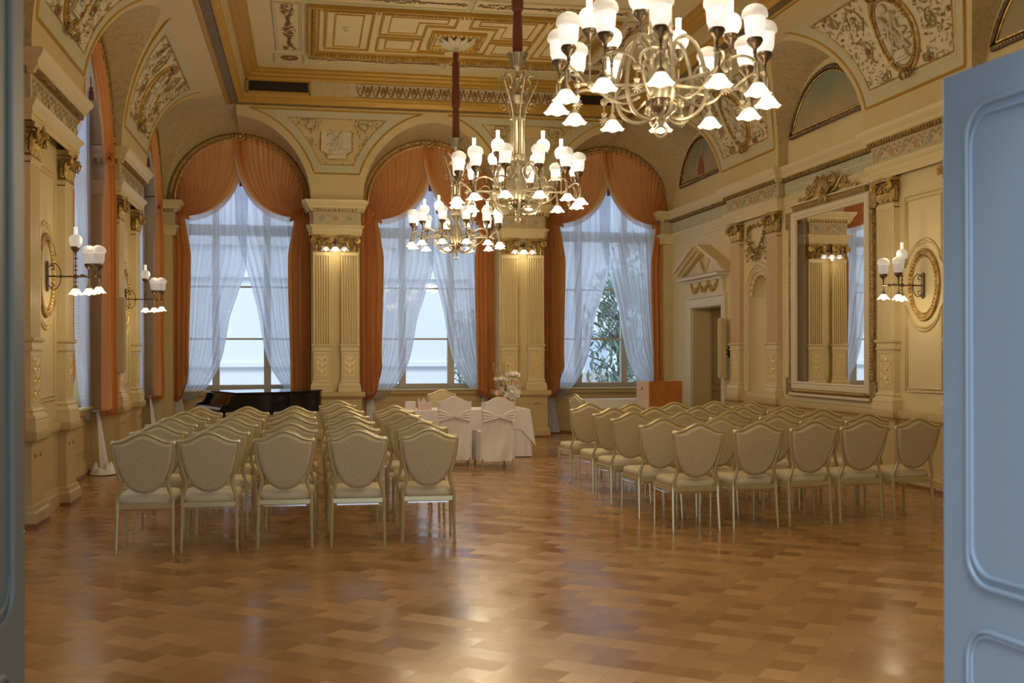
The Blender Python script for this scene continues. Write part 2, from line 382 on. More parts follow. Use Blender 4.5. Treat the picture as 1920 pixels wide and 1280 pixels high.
# right wall: plain with a doorway and a niche
DY0, DY1, DZ = 17.72, 19.22, 2.42
NY, NW, NZ = 16.20, .40, 2.48
wr = MB()
def rb(y0, y1, z0, z1, d0=-.45, d1=0): wr.box(-y1, -d1, z0, -y0, -d0, z1)      # local x = -Y
rb(Y0, NY - NW, 0, 6.5); rb(NY + NW, DY0, 0, 6.5); rb(DY1, 21.2, 0, 6.5); rb(DY0, DY1, DZ, 6.5)
rb(NY - NW, NY + NW, 0, .95); rb(NY - NW, NY + NW, NZ + NW + .05, 6.5)
arc = [(-NY + NW * math.cos(a), NZ + NW * math.sin(a)) for a in [PI * i / 16 for i in range(17)]]
wr.prism([(-NY + NW, NZ + NW + .05)] + arc + [(-NY - NW, NZ + NW + .05)], 0, .2)
wr.grid(lambda u, v: (-NY + NW * math.cos(PI * u), .34 * math.sin(PI * u), .95 + v * (NZ - .95)), 14, 2)      # niche shaft
def dome(u, v):
    a = PI * u; b = PI / 2 * v
    return (-NY + NW * math.cos(a) * math.cos(b), .34 * math.sin(a) * math.cos(b), NZ + NW * math.sin(b))
wr.grid(dome, 14, 6)
o = structure('wall_right', wr, CREAM2, smooth=40); o.location, rz = place('R', 0); o.rotation_euler = (0, 0, rz)

# ---- upper zone: arches, coves, spandrels
CIN = {'L': LIPX0 - XL, 'R': XR - LIPX1}; CUR = ['L']
def cove(z):                                    # inset of the cove at height z
    s = min(1, max(0, (z - ZC) / (LIPZ - ZC))); return .14 + (CIN[CUR[0]] - .14) * (1 - math.sqrt(max(0, 1 - s * s)))
AS, BS = 1.27, 1.48                             # front half width and rise of the side openings
def front_half(z): 
    s = (z - ZC) / BS; return AS * math.sqrt(max(0, 1 - s * s)) if s < 1 else 0
def arch_front(al): return AS * math.cos(al), ZC + BS * math.sin(al)
NA = 20
ZL = [ZC + BS * math.sin(PI / 2 * i / NA) for i in range(NA + 1)] + [LIPZ]; ZLB = [ZC + 1.44 * math.sin(PI / 2 * i / NA) for i in range(NA + 1)] + [lerp(ZC + 1.44, LIPZ, .5), LIPZ]
def spandrel_pt(xa, xb, u, z, off=0):
    x0 = xa + front_half(z); x1 = xb - front_half(z); x = lerp(x0, x1, u)
    c = cove(z) + off; return (x, -c, z)
def cove_side(side, centres, name):
    CUR[0] = side
    sg = -1 if side == 'R' else 1
    cs = sorted(sg * c for c in centres)
    m = MB()
    for a, b in zip(cs[:-1], cs[1:]): m.grid(lambda u, v: spandrel_pt(a, b, u, ZL[int(round(v * (NA + 1)))]), 6, NA + 1)
    # from the near end to the first arch
    nb = sg * Y0
    first, last = (cs[0], cs[-1]) if sg == 1 else (cs[-1], cs[0])
    def nearpt(u, v):
        z = ZL[int(round(v * (NA + 1)))]; e = first - sg * front_half(z); return (lerp(nb, e, u), -cove(z), z)
    m.grid(nearpt, 2, NA + 1, flip=(sg == -1))
    o = structure(name, m, CREAM, smooth=50); o.location, rz = place(side, 0); o.rotation_euler = (0, 0, rz)
    # painted soffits of the openings
    s = MB(); N = 2 * NA
    yb = .02
    for c in cs:
        lastbay = (c == last)
        for i in range(N):
            q = []
            for al in (PI * i / N, PI * (i + 1) / N):
                bx, bz = c + RA * math.cos(al), ZA + RA * math.sin(al)
                far = (math.cos(al) * sg > 1e-6) and lastbay
                if lastbay and ((i + .5) / N < .5) == (sg == 1):
                    ph = PI / 2 * min(1, abs(1 - 2 * al / PI) if True else 0); ph = PI / 2 - ph      # 0 at spring, pi/2 at top
                    if sg == 1: ph = min(al, PI / 2)
                    else: ph = min(PI - al, PI / 2)
                    gx = lerp(YB - .02, LIPY, 1 - math.cos(ph)); gd = lerp(.02, CIN[side], 1 - math.cos(ph)); gz = ZC + (LIPZ - ZC) * math.sin(ph)
                    fx, fy, fz = sg * gx, -gd, gz
                else:
                    ax, az = arch_front(al); fx, fz = c + ax, az; fy = -cove(az)
                q.append(((bx, yb, bz), (fx, fy, fz)))
            s.add([q[0][0], q[1][0], q[1][1], q[0][1]], [(0, 1, 2, 3)])
    # small fan closing the last bay at the top
    zt = ZC + BS
    s.add([(last, yb, ZA + RA), (last, -cove(zt), zt), (last, -CIN[side], LIPZ), (sg * LIPY, -CIN[side], LIPZ)], [(0, 1, 2), (0, 2, 3)])
    o2 = structure('painted_soffit_' + name, s, SOFPAINT, smooth=30); o2.location = o.location; o2.rotation_euler = o.rotation_euler
    return o
cove_side('L', BAYS, 'ceiling_cove_left'); cove_side('R', BAYS, 'ceiling_cove_right')
# back wall front face between arches and its soffits
FD = YB - YF
m = MB()
def bhalf(z):
    s = (z - ZC) / 1.44; return 1.29 * math.sqrt(max(0, 1 - s * s)) if s < 1 else 0
for a, b in zip(BW[:-1], BW[1:]):
    def bp_(u, v):
        z = ZLB[int(round(v * (NA + 2)))]; return (lerp(a + bhalf(z), b - bhalf(z), u), -FD - (YF - LIPY) * (max(0, z - 5.2) / .78) ** 2 * .98, z)
    m.grid(bp_, 6, NA + 2)
o = structure('wall_back_spandrels', m, CREAM, smooth=50); o.location = (0, YB, 0)
s = MB(); N = 2 * NA
for k, c in enumerate(BW):
    for i in range(N):
        q = []
        for al in (PI * i / N, PI * (i + 1) / N):
            b_ = (c + RA * math.cos(al), .02, ZA + RA * math.sin(al))
            left = (i + .5) / N > .5
            if (k == 0 and left) or (k == 2 and not left):
                ph = min(PI - al, al, PI / 2); gd = lerp(.02, YB - LIPY, 1 - math.cos(ph)); gz = ZC + (LIPZ - ZC) * math.sin(ph)
                gx = lerp(XL + .02, LIPX0, 1 - math.cos(ph)) if k == 0 else lerp(XR - .02, LIPX1, 1 - math.cos(ph))
                f_ = (gx, -gd, gz)
            else:
                z = ZC + 1.44 * math.sin(al); f_ = (c + 1.29 * math.cos(al), -FD - (YF - LIPY) * (max(0, z - 5.2) / .78) ** 2 * .98, z)
            q.append((b_, f_))
        s.add([q[0][0], q[1][0], q[1][1], q[0][1]], [(0, 1, 2, 3)])
for c, cx in ((BW[0], LIPX0), (BW[2], LIPX1)):
    s.add([(c, .02, ZA + RA), (c, -FD - (YF - LIPY) * (.6 / .78) ** 2 * .98, ZC + 1.44), (c, -(YB - LIPY), LIPZ), (cx, -(YB - LIPY), LIPZ)], [(0, 1, 2), (0, 2, 3)])
o = structure('painted_soffit_back', s, SOFPAINT, smooth=30); o.location = (0, YB, 0)

# ---- coffered ceiling
structure('ceiling', MB().box(LIPX0 + .3, Y0, CEILZ, LIPX1 - .3, LIPY - .3, CEILZ + .01), CREAM2, smooth=0)
cc = empty('ceiling_cornice', ((LIPX0 + LIPX1) / 2, LIPY, LIPZ), 0, kind='structure')
def U(prof, name, m_, smooth=30):
    # path runs left wall -> back -> right wall; 'out' (to the right of travel) is into the room
    b = MB(); p = [(LIPX0, Y0), (LIPX0, LIPY), (LIPX1, LIPY), (LIPX1, Y0)]
    b.mould(p, prof, M=T(-cc.location.x, -cc.location.y, 0)); o = b.build(name, m_, cc, smooth=smooth); o.location.z = -LIPZ; return o
U([(-.06, 5.95), (-.06, 6.1), (0, 6.0), (0, 5.97), (-.02, 5.95), (-.06, 5.95)], 'edge_bead', OCHRE)
U([(0, 5.965), (.15, 5.972), (.15, 6.0)], 'lace_soffit', LACEP)
U([(.15, 5.955), (.17, 5.955), (.18, 5.985), (.195, 6.0), (.205, 6.035), (.225, 6.05), (.235, 6.085), (.235, 6.10)], 'lower_moulding', OCHRE)
U([(.235, 6.10), (.275, 6.34)], 'frieze_band', LACEG)
U([(.275, 6.34), (.31, 6.335), (.32, 6.37), (.37, 6.385), (.39, 6.43), (.44, 6.44), (.46, 6.475), (.50, 6.48), (.50, 6.51)], 'upper_moulding', OCHRE)
b = MB(); n = 96                                # bead row on the lip
for i in range(n): 
    x = lerp(LIPX0, LIPX1, (i + .5) / n); b.ball((x - cc.location.x, .005, -.012), .026, 6, 4, (1, .7, 1))
b.build('bead_row', DGOLD, cc)
# palmette stencil on the back frieze and dark vents
b = MB()
def fz(x, t): # point on the back frieze, t 0..1 up
    return (x - cc.location.x, -(.235 + .04 * t) - .008, 6.10 + .24 * t - LIPZ)
def fz2(x, t): p = fz(x, t); return (p[0], p[1] + .004, p[2])
n = 26; xa, xb = .86, 4.40
for i in range(n):
    x = lerp(xa, xb, (i + .5) / n); w = (xb - xa) / n
    pts = [fz(x - w * .45, .85), fz(x - w * .38, .45), fz(x - w * .15, .15), fz(x, .12), fz(x + w * .15, .15), fz(x + w * .38, .45), fz(x + w * .45, .85)]
    b.tube(pts, .012, 4)
    if i % 2: b.ball(fz(x, .6), .034, 6, 4, (1, .25, 1.6))
    for sg in (-1, 1):
        b.tube([fz(x + sg * (.010 + .022 * math.sin(k * .8)), .35 + .07 * k) for k in range(6)], .009, 4)
for t in (.02, .98):
    b.tube([fz(xa - .04, t), fz(xb + .04, t)], .006, 4)
b2 = MB(); b2.add([fz2(xa - .1, -.0), fz2(xb + .1, -.0), fz2(xb + .1, 1), fz2(xa - .1, 1)], [(0, 1, 2, 3)]); b2.build('stencil_ground', FRIEZE, cc, smooth=0)
b.build('palmette_stencil', BROWNP, cc)
for x0, x1 in ((LIPX0 + .34, .02), (4.72, 5.60)):
    v = MB(); v.box(x0 - cc.location.x, -.285, .155, x1 - cc.location.x, -.262, .330); v.build('vent_grille', VENTB, cc, smooth=0)
    fr = MB(); 
    for (a0, a1, z0, z1) in ((x0 - .05, x1 + .05, .125, .155), (x0 - .05, x1 + .05, .330, .358)): fr.box(a0 - cc.location.x, -.30, z0, a1 - cc.location.x, -.24, z1)
    for a in (x0 - .05, x1 + .02): fr.box(a - cc.location.x, -.30, .125, a + .03 - cc.location.x, -.24, .358)
    fr.build('vent_frame', OCHRE, cc, smooth=0, bev=.004)
# coffers
def ring(mb, poly, w, z=CEILZ, h=.03, prof=None):
    """moulding following a closed outline on the ceiling"""
    prof = prof or [(0, z), (0, z - h), (w * .35, z - h), (w * .5, z - h * .5), (w, z - h * .5), (w, z)]
    a = sum(p[0] * q[1] - q[0] * p[1] for p, q in zip(poly, poly[1:] + poly[:1]))
    if a > 0: poly = poly[::-1]                # clockwise: out to the right = inside
    mb.mould(poly, prof, closed=True)
def rect(x0, y0, x1, y1): return [(x0, y0), (x1, y0), (x1, y1), (x0, y1)]
cf = empty('ceiling_coffers', (2.31, 16.80, CEILZ), 0, kind='structure')
def cfb(mb, name, m_, **k): o = mb.build(name, m_, cf, **k); o.location = (-2.31, -16.80, -CEILZ); return o
gold = MB(); thin = MB(); dent = MB(); fol = MB(); sq = MB(); panel = MB()
CX = 2.31
CYS = (7.0, 11.90, 16.80)
for cy in CYS:
    X0, X1, Y1, Y2 = .02, 2 * CX - .02, cy - 1.42, cy + 1.16
    ring(gold, rect(X0, Y1, X1, Y2), .13, h=.07)
    ring(thin, rect(X0 + .155, Y1 + .155, X1 - .155, Y2 - .155), .02, h=.02)
    for side in (-1, 1):
        xx = sorted((CX + side * 2.04, CX + side * 1.33))
        ring(thin, rect(xx[0], cy - 1.15, xx[1], cy + .80), .035); ring(thin, rect(xx[0] + .14, cy - 1.0, xx[1] - .14, cy + .66), .022, h=.018)
        # L shaped panels hugging the central square
        xo, xi, xm = CX + side * 1.22, CX + side * .10, CX + side * .52
        ring(thin, [(xo, cy - 1.15), (xi, cy - 1.15), (xi, cy - .66), (xm, cy - .66), (xm, cy - .10), (xo, cy - .10)], .035)
        ring(thin, [(xo - side * .13, cy - 1.02), (xi + side * .13, cy - 1.02), (xi + side * .13, cy - .79), (xm + side * .13, cy - .79), (xm + side * .13, cy - .23), (xo - side * .13, cy - .23)], .02, h=.016)
        ring(thin, [(xo, cy + .80), (xi, cy + .80), (xi, cy + .66), (xm, cy + .66), (xm, cy + .02), (xo, cy + .02)], .035)
        ring(thin, rect(min(xo - side * .13, xm + side * .13), cy + .15, max(xo - side * .13, xm + side * .13), cy + .67), .02, h=.016)
    for k in range(74):
        x = lerp(X0 + .1, X1 - .1, k / 73); dent.box(x - .016, Y2 - .115, CEILZ - .085, x + .016, Y2 - .07, CEILZ - .03)
        dent.box(x - .016, Y1 + .07, CEILZ - .085, x + .016, Y1 + .115, CEILZ - .03)
    for k in range(40):
        y = lerp(Y1 + .1, Y2 - .1, k / 39)
        for xq in (X0 + .09, X1 - .09): dent.box(xq - .02, y - .016, CEILZ - .09, xq + .02, y + .016, CEILZ - .035)
    # painted garland panels around each compartment
    rnd = random.Random(int(cy * 10))
    strips = []
    for side in (-1, 1):
        xx = sorted((CX + side * 2.72, CX + side * 2.44)); strips.append((xx[0], cy - 1.35, xx[1], cy + 1.0, 'v'))
        x2 = sorted((CX + side * 2.83, CX + side * 2.34)); ring(sq, rect(x2[0], cy + 1.24, x2[1], cy + 1.72), .04)
        for k in range(8):
            a = 2 * PI * k / 8; fol.ball(((x2[0] + x2[1]) / 2 + .10 * math.cos(a), cy + 1.48 + .10 * math.sin(a), CEILZ - .012), .055, 6, 3, (1, 1, .3))
        for xa_, xb_ in ((CX + side * .08, CX + side * 2.28),): 
            xx = sorted((xa_, xb_)); strips.append((xx[0], cy + 1.28, xx[1], cy + 1.66, 'h')); strips.append((xx[0], cy - 1.92, xx[1], cy - 1.54, 'h'))
    for x0, y0, x1, y1, o_ in strips:
        ring(sq, rect(x0 - .07, y0 - .07, x1 + .07, y1 + .07), .05, h=.025)
        L_ = (y1 - y0) if o_ == 'v' else (x1 - x0); n = int(L_ / .011)
        for i in range(n):
            t = (i + .5) / n * L_; s_ = rnd.uniform(-.36, .36) * ((x1 - x0) if o_ == 'v' else (y1 - y0)) * (.55 + .45 * math.sin(t * 6))
            px, py = ((x0 + x1) / 2 + s_, y0 + t) if o_ == 'v' else (x0 + t, (y0 + y1) / 2 + s_ * .7)
            a = rnd.uniform(0, PI); l = rnd.uniform(.02, .055); w = .012
            c, s2 = math.cos(a), math.sin(a)
            fol.add([(px - l * c, py - l * s2, CEILZ - .004), (px + w * s2, py - w * c, CEILZ - .010), (px + l * c, py + l * s2, CEILZ - .004), (px - w * s2, py + w * c, CEILZ - .010)], [(0, 1, 2, 3)])
cfb(gold, 'compartment_frame', OCHRE, smooth=30); cfb(thin, 'panel_moulding', OCHRE, smooth=30); cfb(dent, 'dentil_row', GOLD, smooth=0)
cfb(sq, 'garland_panel_frame', GREYC, smooth=30); cfb(fol, 'painted_garland', GREEND, smooth=0)
def rosette(cy):
    r = empty('ceiling_rosette', (CX, cy, CEILZ), 0, kind='structure')
    b = MB(); b.mould([(-.42, -.45), (-.42, .45), (.42, .45), (.42, -.45)][::1], [(0, 0), (0, -.05), (.05, -.06), (.09, -.04), (.11, -.01), (.11, 0)], closed=True)
    b.build('rosette_frame', OCHRE, r)
    c = MB()
    for i in range(44):
        t = i / 44 * 4; k = int(t); u = t - k; p = [(-.37, -.40), (.37, -.40), (.37, .40), (-.37, .40)]; a, q = p[k], p[(k + 1) % 4]
        c.ball((lerp(a[0], q[0], u), lerp(a[1], q[1], u), -.055), .036, 6, 4, (1, 1, .8))
    c.build('egg_border', GOLD, r)
    l = MB()
    for i in range(12):
        a = 2 * PI * i / 12; M = RZ(a)
        def leaf(u, v):
            w = (.065 * math.sin(PI * min(.97, v * .92 + .08)) + .004) * (2 * u - 1); return (.03 + .27 * v, w, -.10 + .085 * v ** 2 - .03 * (1 - (2 * u - 1) ** 2) - .02 * math.sin(v * 3))
        l.grid(leaf, 4, 7, M)
    l.lathe([(.0, -.14), (.05, -.14), (.065, -.09), (.05, -.02), (.09, 0)], 12)
    l.build('acanthus_leaves', RELIEF, r, smooth=60)
for cy in CYS: rosette(cy)
smk = empty('smoke_detector', (.62, 16.5, CEILZ), 0, 'white round smoke detector on the ceiling panel left of the far rosette', 'smoke detector')
MB().lathe([(.0, 0), (.07, 0), (.075, -.02), (.05, -.03), (.045, -.055), (.0, -.06)][::-1], 14).build('detector_body', WHITEP, smk)
MB().lathe([(0, -.01), (.10, -.008), (.10, 0), (0, 0)], 14).build('mounting_plate', WHITEP, smk)

# ------------------------------------------------------------ order: pedestals, pilasters, entablature
def dado_path(side):
    """plan path of the pedestal line in wall-frame coordinates"""
PED = [(0, 0), (.045, 0), (.045, .13), (.03, .15), (.025, .19), (0, .20), (0, .74), (.01, .755), (.015, .77), (.04, .785), (.055, .80), (.06, .83), (.055, .875), (.035, .885), (0, .885)]
BASE = [(0, .885), (.055, .885), (.055, .965), (.045, .97), (.05, .99), (.045, 1.015), (.025, 1.03), (.018, 1.05), (.028, 1.065), (.012, 1.085), (0, 1.09)]
BAND = [(0, 1.62), (.02, 1.625), (.022, 1.645), (.008, 1.65), (.008, 1.70), (.03, 1.715), (.034, 1.74), (.014, 1.75), (0, 1.75)]
ARCHI = [(0, 3.73), (.012, 3.73), (.012, 3.79), (.022, 3.79), (.022, 3.85), (.035, 3.865), (.06, 3.90), (.065, 3.915), (0, 3.915)]
CORN = [(0, 4.155), (.035, 4.155), (.06, 4.20), (.085, 4.215), (.085, 4.26), (.10, 4.275), (.13, 4.31), (.145, 4.345), (.145, 4.36), (-.3, 4.37)]
FRZ = [(0, 3.915), (0, 4.155)]
def mstrip(path, prof, name, m_, parent, smooth=30): return MB().mould(path, prof).build(name, m_, parent, smooth=smooth)
def beadpath(path, off, z, r, step, parent, name='egg_and_dart'):
    b = MB()
    for (x0, y0), (x1, y1) in zip(path[:-1], path[1:]):
        L_ = math.hypot(x1 - x0, y1 - y0)
        if L_ < .03: continue
        n = max(1, int(L_ / step)); nx, ny = (y1 - y0) / L_, -(x1 - x0) / L_
        for i in range(n):
            t = (i + .5) / n; x, y = lerp(x0, x1, t) + nx * off, lerp(y0, y1, t) + ny * off
            b.box(x - r * (abs(ny) * .62 + abs(nx)), y - r * (abs(nx) * .62 + abs(ny)), z - r * 1.1, x + r * (abs(ny) * .62 + abs(nx)), y + r * (abs(nx) * .62 + abs(ny)), z + r)
    return b.build(name, DGOLD, parent, smooth=0)
def plan(mb, poly, z0, z1, M=None):
    n = len(poly); v = [(x, y, z0) for x, y in poly] + [(x, y, z1) for x, y in poly]
    return mb.add(v, [(i, (i + 1) % n, n + (i + 1) % n, n + i) for i in range(n)] + [tuple(range(n - 1, -1, -1)), tuple(range(n, 2 * n))], M)
CAPM = mat('gilded_acanthus', (.50, .35, .12), .42, metal=.45, vary=(22, (.22, .14, .04), .9))
def capital(w, d):
    """corinthian pilaster capital, z from 0 to .32"""
    b = MB(); h = w / 2
    b.mould([(-h * .86, 0), (-h * .86, -d + .012), (h * .86, -d + .012), (h * .86, 0)], [(0, .0), (.02, .005), (.02, .02), (0, .03), (.0, .14), (.008, .20), (.03, .262), (0, .265)])
    b.mould([(-h * .98, 0), (-h * .98, -d - .02), (-h * .25, -d - .045), (h * .25, -d - .045), (h * .98, -d - .02), (h * .98, 0)], [(0, .265), (.02, .27), (.02, .29), (.03, .30), (.03, .32), (0, .32)])
    def leaf(cx, z0, H, W, face, curl):
        def f(u, v):
            s = (2 * u - 1); wv = W * (.55 + .45 * math.sin(PI * min(1, v * 1.1))) * (1 + .18 * math.sin(v * 22)) * (1 if v < .85 else .7)
            out = curl * v ** 2.6 * 1.3 + .010 + .022 * (1 - s * s) * math.sin(PI * min(1, v + .1)) - .016 * abs(math.sin(s * 5)) ; z = z0 + H * math.sin(min(1, v * 1.08) * PI / 2 * 1.12)
            if v > .88: z -= (v - .88) * .22
            if face == 0: return (cx + s * wv, -d - out, z)
            return (face * (h * .93 + out), cx + s * wv, z)
        b.grid(f, 4, 9)
    for i, cx in enumerate((-.66, 0, .66)): leaf(cx * h, .025, .125, w * .145, 0, .05)
    for cx in (-.92, -.34, .34, .92): leaf(cx * h, .05, .185, w * .12, 0, .07)
    for s in (-1, 1): leaf(-d * .5, .03, .10, d * .5, s, .03); leaf(-d * .6, .06, .155, d * .45, s, .05)
    b1 = b; b = MB()
    for s in (-1, 1):
        # corner volute: a ribbon that rises from the centre and curls under the abacus corner
        pts = [(s * h * .22, -d - .02, .13), (s * h * .42, -d - .035, .19), (s * h * .70, -d - .05, .245)]
        pts += spiral(s * (h * .95), .205, .054, 1.6, PI / 2 + s * .55, y=-d - .062, n=18, k=.15, sgn=-s)
        b.tube(pts, [.013] * 3 + [.0145] * 19, 6, flat=1.5)
        b.ball((s * h * .95, -d - .066, .205), .016, 6, 4)
        pts = [(s * h * .16, -d - .03, .14)] + spiral(s * h * .20, .215, .026, 1.1, -PI / 2, y=-d - .04, n=10, sgn=s)
        b.tube(pts, .008, 5)
    for k in range(5):
        a = 2 * PI * k / 5 + PI / 2; b.ball((.022 * math.cos(a), -d - .068, .293 + .022 * math.sin(a)), .017, 6, 4)
    b.ball((0, -d - .078, .293), .012, 6, 4)
    return b1, b
def arabesque(w, h):
    """raised gilt scrollwork for a panel centred on x=0, z from 0 to h, facing -y"""
    b = MB(); k = w / 2
    for t in range(3):
        z = h * (.16 + .30 * t)
        for s in (-1, 1):
            b.tube(spiral(s * k * .48, z, k * .36, 1.35, -PI / 2, n=14, sgn=s), .009, 4)
            b.tube([(0, 0, z - k * .5), (s * k * .2, 0, z - k * .42), (s * k * .46, 0, z - k * .34)], .005, 4)
            b.tube([(s * k * .1, 0, z + k * .1), (s * k * .3, 0, z + k * .5), (s * k * .75, 0, z + k * .62)], .009, 4)
        b.ball((0, 0, z + k * .25), .018, 6, 4, (1, .4, 1.7)); b.ball((0, 0, z - k * .2), .012, 6, 4, (1, .4, 1.7))
    b.tube([(0, 0, h * .04), (0, 0, h * .96)], .004, 4)
    return b
SKP = [(0, 0), (.050, 0), (.050, .034), (.046, .040), (0, .040)]
TRIM_N = [0]
def trim_name():
    TRIM_N[0] += 1; return 'trim_%d' % TRIM_N[0]
def pilaster(side, a, w, shaft_mat, d0=0, proj=.08, ped=True, label=None, full_ped=True):
    loc, rz = place(side, a, d0)
    r = empty(trim_name(), loc, rz, label, 'pilaster', None, 'structure')
    h = w / 2; P = proj
    if ped:
        MB().mould([(-h - .045, .0), (-h - .045, -P - .015), (h + .045, -P - .015), (h + .045, .0)], PED).build('pedestal', TAN, r, smooth=25)
        MB().mould([(-h - .045, .0), (-h - .045, -P - .015), (h + .045, -P - .015), (h + .045, .0)], SKP).build('floor_skirting', SKIRT, r, smooth=25)
        g = MB()                                   # incised key ornament near the top of the die
        for s in (-1, 1):
            g.tube([(s * (h * .9), -P - .017, .66), (s * (h * .55), -P - .017, .66)], .003, 4)
            for k in range(4): g.box(s * h * .5 - .03 + k * .018, -P - .019, .625, s * h * .5 - .022 + k * .018, -P - .014, .655)
        g.build('key_ornament', LINE, r, smooth=0)
    path = [(-h, 0), (-h, -P), (h, -P), (h, 0)]
    mstrip(path, BASE, 'base_moulding', CREAM2, r, 25)
    b = MB(); b.mould(path, [(0, 1.08), (0, 1.63)]); b.build('lower_shaft', CREAM2, r, smooth=0)
    mstrip(path, BAND, 'shaft_band', CREAM2, r, 25)
    # fluted shaft
    n = 6; fw = (w - .03) / n; poly = [(-h, 0), (-h, -P)]
    for i in range(n):
        x0 = -h + .015 + i * fw
        poly += [(x0 + fw * .12, -P), (x0 + fw * .22, -P + .020), (x0 + fw * .5, -P + .032), (x0 + fw * .78, -P + .020), (x0 + fw * .88, -P)]
    poly += [(h, -P), (h, 0)]
    s = MB(); plan(s, poly[::1], 1.74, 3.37); s.box(-h, -P - .001, 3.36, h, 0, 3.42); s.box(-h - .012, -P - .012, 3.385, h + .012, 0, 3.405)
    s.build('fluted_shaft', shaft_mat, r, smooth=40)
    c, c2 = capital(w, P); o = c.build('capital', CAPM, r, smooth=50); o.location.z = 3.415; o = c2.build('volutes', GOLD, o, smooth=50)
    fr = MB(); ww, z0, z1 = h * .80, 1.14, 1.575
    fr.tube([(-ww, -P - .002, z0), (ww, -P - .002, z0), (ww, -P - .002, z1), (-ww, -P - .002, z1)], .004, 4, closed=True)
    fr.build('panel_line', CREAM, r, smooth=0)
    MB().box(-ww + .012, -P - .0025, z0 + .012, ww - .012, -P + .002, z1 - .012).build('arabesque_ground', STONEP, r, smooth=0)
    o = arabesque(w * .72, .38).build('arabesque_relief', mat_ara, r, smooth=0); o.location = (0, -P - .004, 1.17)
    return r
mat_ara = mat('pale_gilt_relief', (.92, .76, .40), .3, metal=.55)
SALMON = PPINK
def flowers(parent, x0, x1, y, zc, h, n):
    """painted frieze panel: flowers joined by scrolls (raised a millimetre)"""
    fr = MB(); fr.tube([(x0, y, zc - h), (x1, y, zc - h), (x1, y, zc + h), (x0, y, zc + h)], .004, 4, closed=True); fr.build('frieze_border', CREAM, parent, smooth=0)
    oc, oo, ob = MB(), MB(), MB()
    for i in range(n):
        x = lerp(x0, x1, (i + .5) / n); w = (x1 - x0) / n
        tgt = oo if i % 2 == (n // 2) % 2 else ob
        for k in range(5):
            a = 2 * PI * k / 5 + .3; tgt.ball((x + .032 * math.cos(a), y, zc + .032 * math.sin(a)), .026, 6, 3, (1, .08, 1))
        for s in (-1, 1):
            oc.tube(spiral(x + s * w * .22, zc - s * .03 * (1 if i % 2 else -1), min(.075, w * .3), 1.1, 0 if s > 0 else PI, y=y, n=10, sgn=s), .004, 4)
            oc.tube([(x + s * .05, y, zc + .06), (x + s * w * .3, y, zc + .085), (x + s * w * .48, y, zc + .03)], .004, 4)
            oc.ball((x + s * w * .42, y, zc - .06), .018, 5, 3, (1.4, .08, .7))
    oc.build('painted_scroll', LINE2, parent, smooth=0); oo.build('painted_orange_flower', ORANGEP, parent, smooth=0); ob.build('painted_blue_flower', BLUEP, parent, smooth=0)
LINE2 = mat('pale_olive_painted_line', (.42, .36, .20), .6)
def key_band(parent, x0, x1, y, zc, h):
    b = MB(); p = h * 1.15; n = int((x1 - x0) / p)
    for r in range(2):
        zz = zc + (r - .5) * h * .98; q = []
        for i in range(n):
            x = x0 + i * p; s = h * .42
            q += [(x, y, zz - s), (x, y, zz + s), (x + p * .72, y, zz + s), (x + p * .72, y, zz - s * .3), (x + p * .36, y, zz - s * .3), (x + p * .36, y, zz + s * .3), (x + p * .5, y, zz + s * .3)]
            b.tube(q[-7:], .0055, 4); b.tube([(x, y, zz - s), (x + p, y, zz - s)], .0055, 4)
    b.build('greek_key', WHITEP, parent, smooth=0)
def entablature(side, path, name, friezes, d0=0, mats=(CREAM2, FRIEZE)):
    """path in wall-frame coordinates relative to the wall plane; friezes = (x0, x1, y, kind)"""
    loc, rz = place(side, 0, d0); r = empty(name, loc, rz, kind='structure')
    mstrip(path, ARCHI, 'architrave', mats[0], r); mstrip(path, FRZ, 'frieze', mats[1], r, 0); mstrip(path, CORN, 'cornice', mats[0], r)
    beadpath(path, .045, 4.178, .026, .060, r)
    for x0, x1, y, k in friezes:
        if k == 'f': flowers(r, x0, x1, y - .004, 4.035, .098, max(3, int(round((x1 - x0) / .28))))
        else: 
            MB().box(x0, y - .004, 3.93, x1, y + .002, 4.145).build('grey_key_ground', GREYK, r, smooth=0)
            key_band(r, x0, x1, y - .006, 4.038, .10)
    return r
GREYK = mat('grey_green_key_ground', (.46, .46, .34), .6)
# right wall: continuous, breaking forward over each pier
PW = 1.02
def ressaut(c, sg): return [(c - PW, -.0), (c - PW, -.105), (c + PW, -.105), (c + PW, 0)]
path = [(-21, 0)]
fr = []
for c in sorted(-p for p in PIERS):
    path += ressaut(c, -1); fr.append((c - PW + .06, c + PW - .06, -.105, 'f'))
path.append((-Y0, 0))
cs = sorted(-p for p in PIERS)
for a, b in zip([-20.5] + [c + PW for c in cs], [c - PW for c in cs] + [-Y0]): fr.append((a + .03, b - .03, 0, 'k'))
entablature('R', path, 'entablature_right', fr)
for k, c in enumerate(PIERS):
    entablature('L', [(c - PW, .30), (c - PW, -.105), (c + PW, -.105), (c + PW, .30)], 'entablature_left', [(c - PW + .06, c + PW - .06, -.105, 'f')])
for k, c in enumerate(BP):
    entablature('B', [(c - .46, .25), (c - .46, -.72), (c - .40, -.72), (c - .40, -.82), (c + .40, -.82), (c + .40, -.72), (c + .46, -.72), (c + .46, .25)], 'entablature_back', [(c - .37, c + .37, -.82, 'f')])
entablature('B', [(XL - .05, -.30), (XL + .22, -.30), (XL + .22, .25)], 'entablature_back_corner', [])
entablature('B', [(XR - .2, .25), (XR - .2, -.30), (XR + .05, -.30)], 'entablature_back_corner', [])
wc = MB(); wc.box(XL - .05, -.28, 0, XL + .18, .26, ZC - .02); wc.box(XR - .16, -.28, 0, XR + .05, .26, ZC - .02)
o = structure('wall_back_corner_piers', wc, CREAM, smooth=0); o.location = (0, YB, 0)
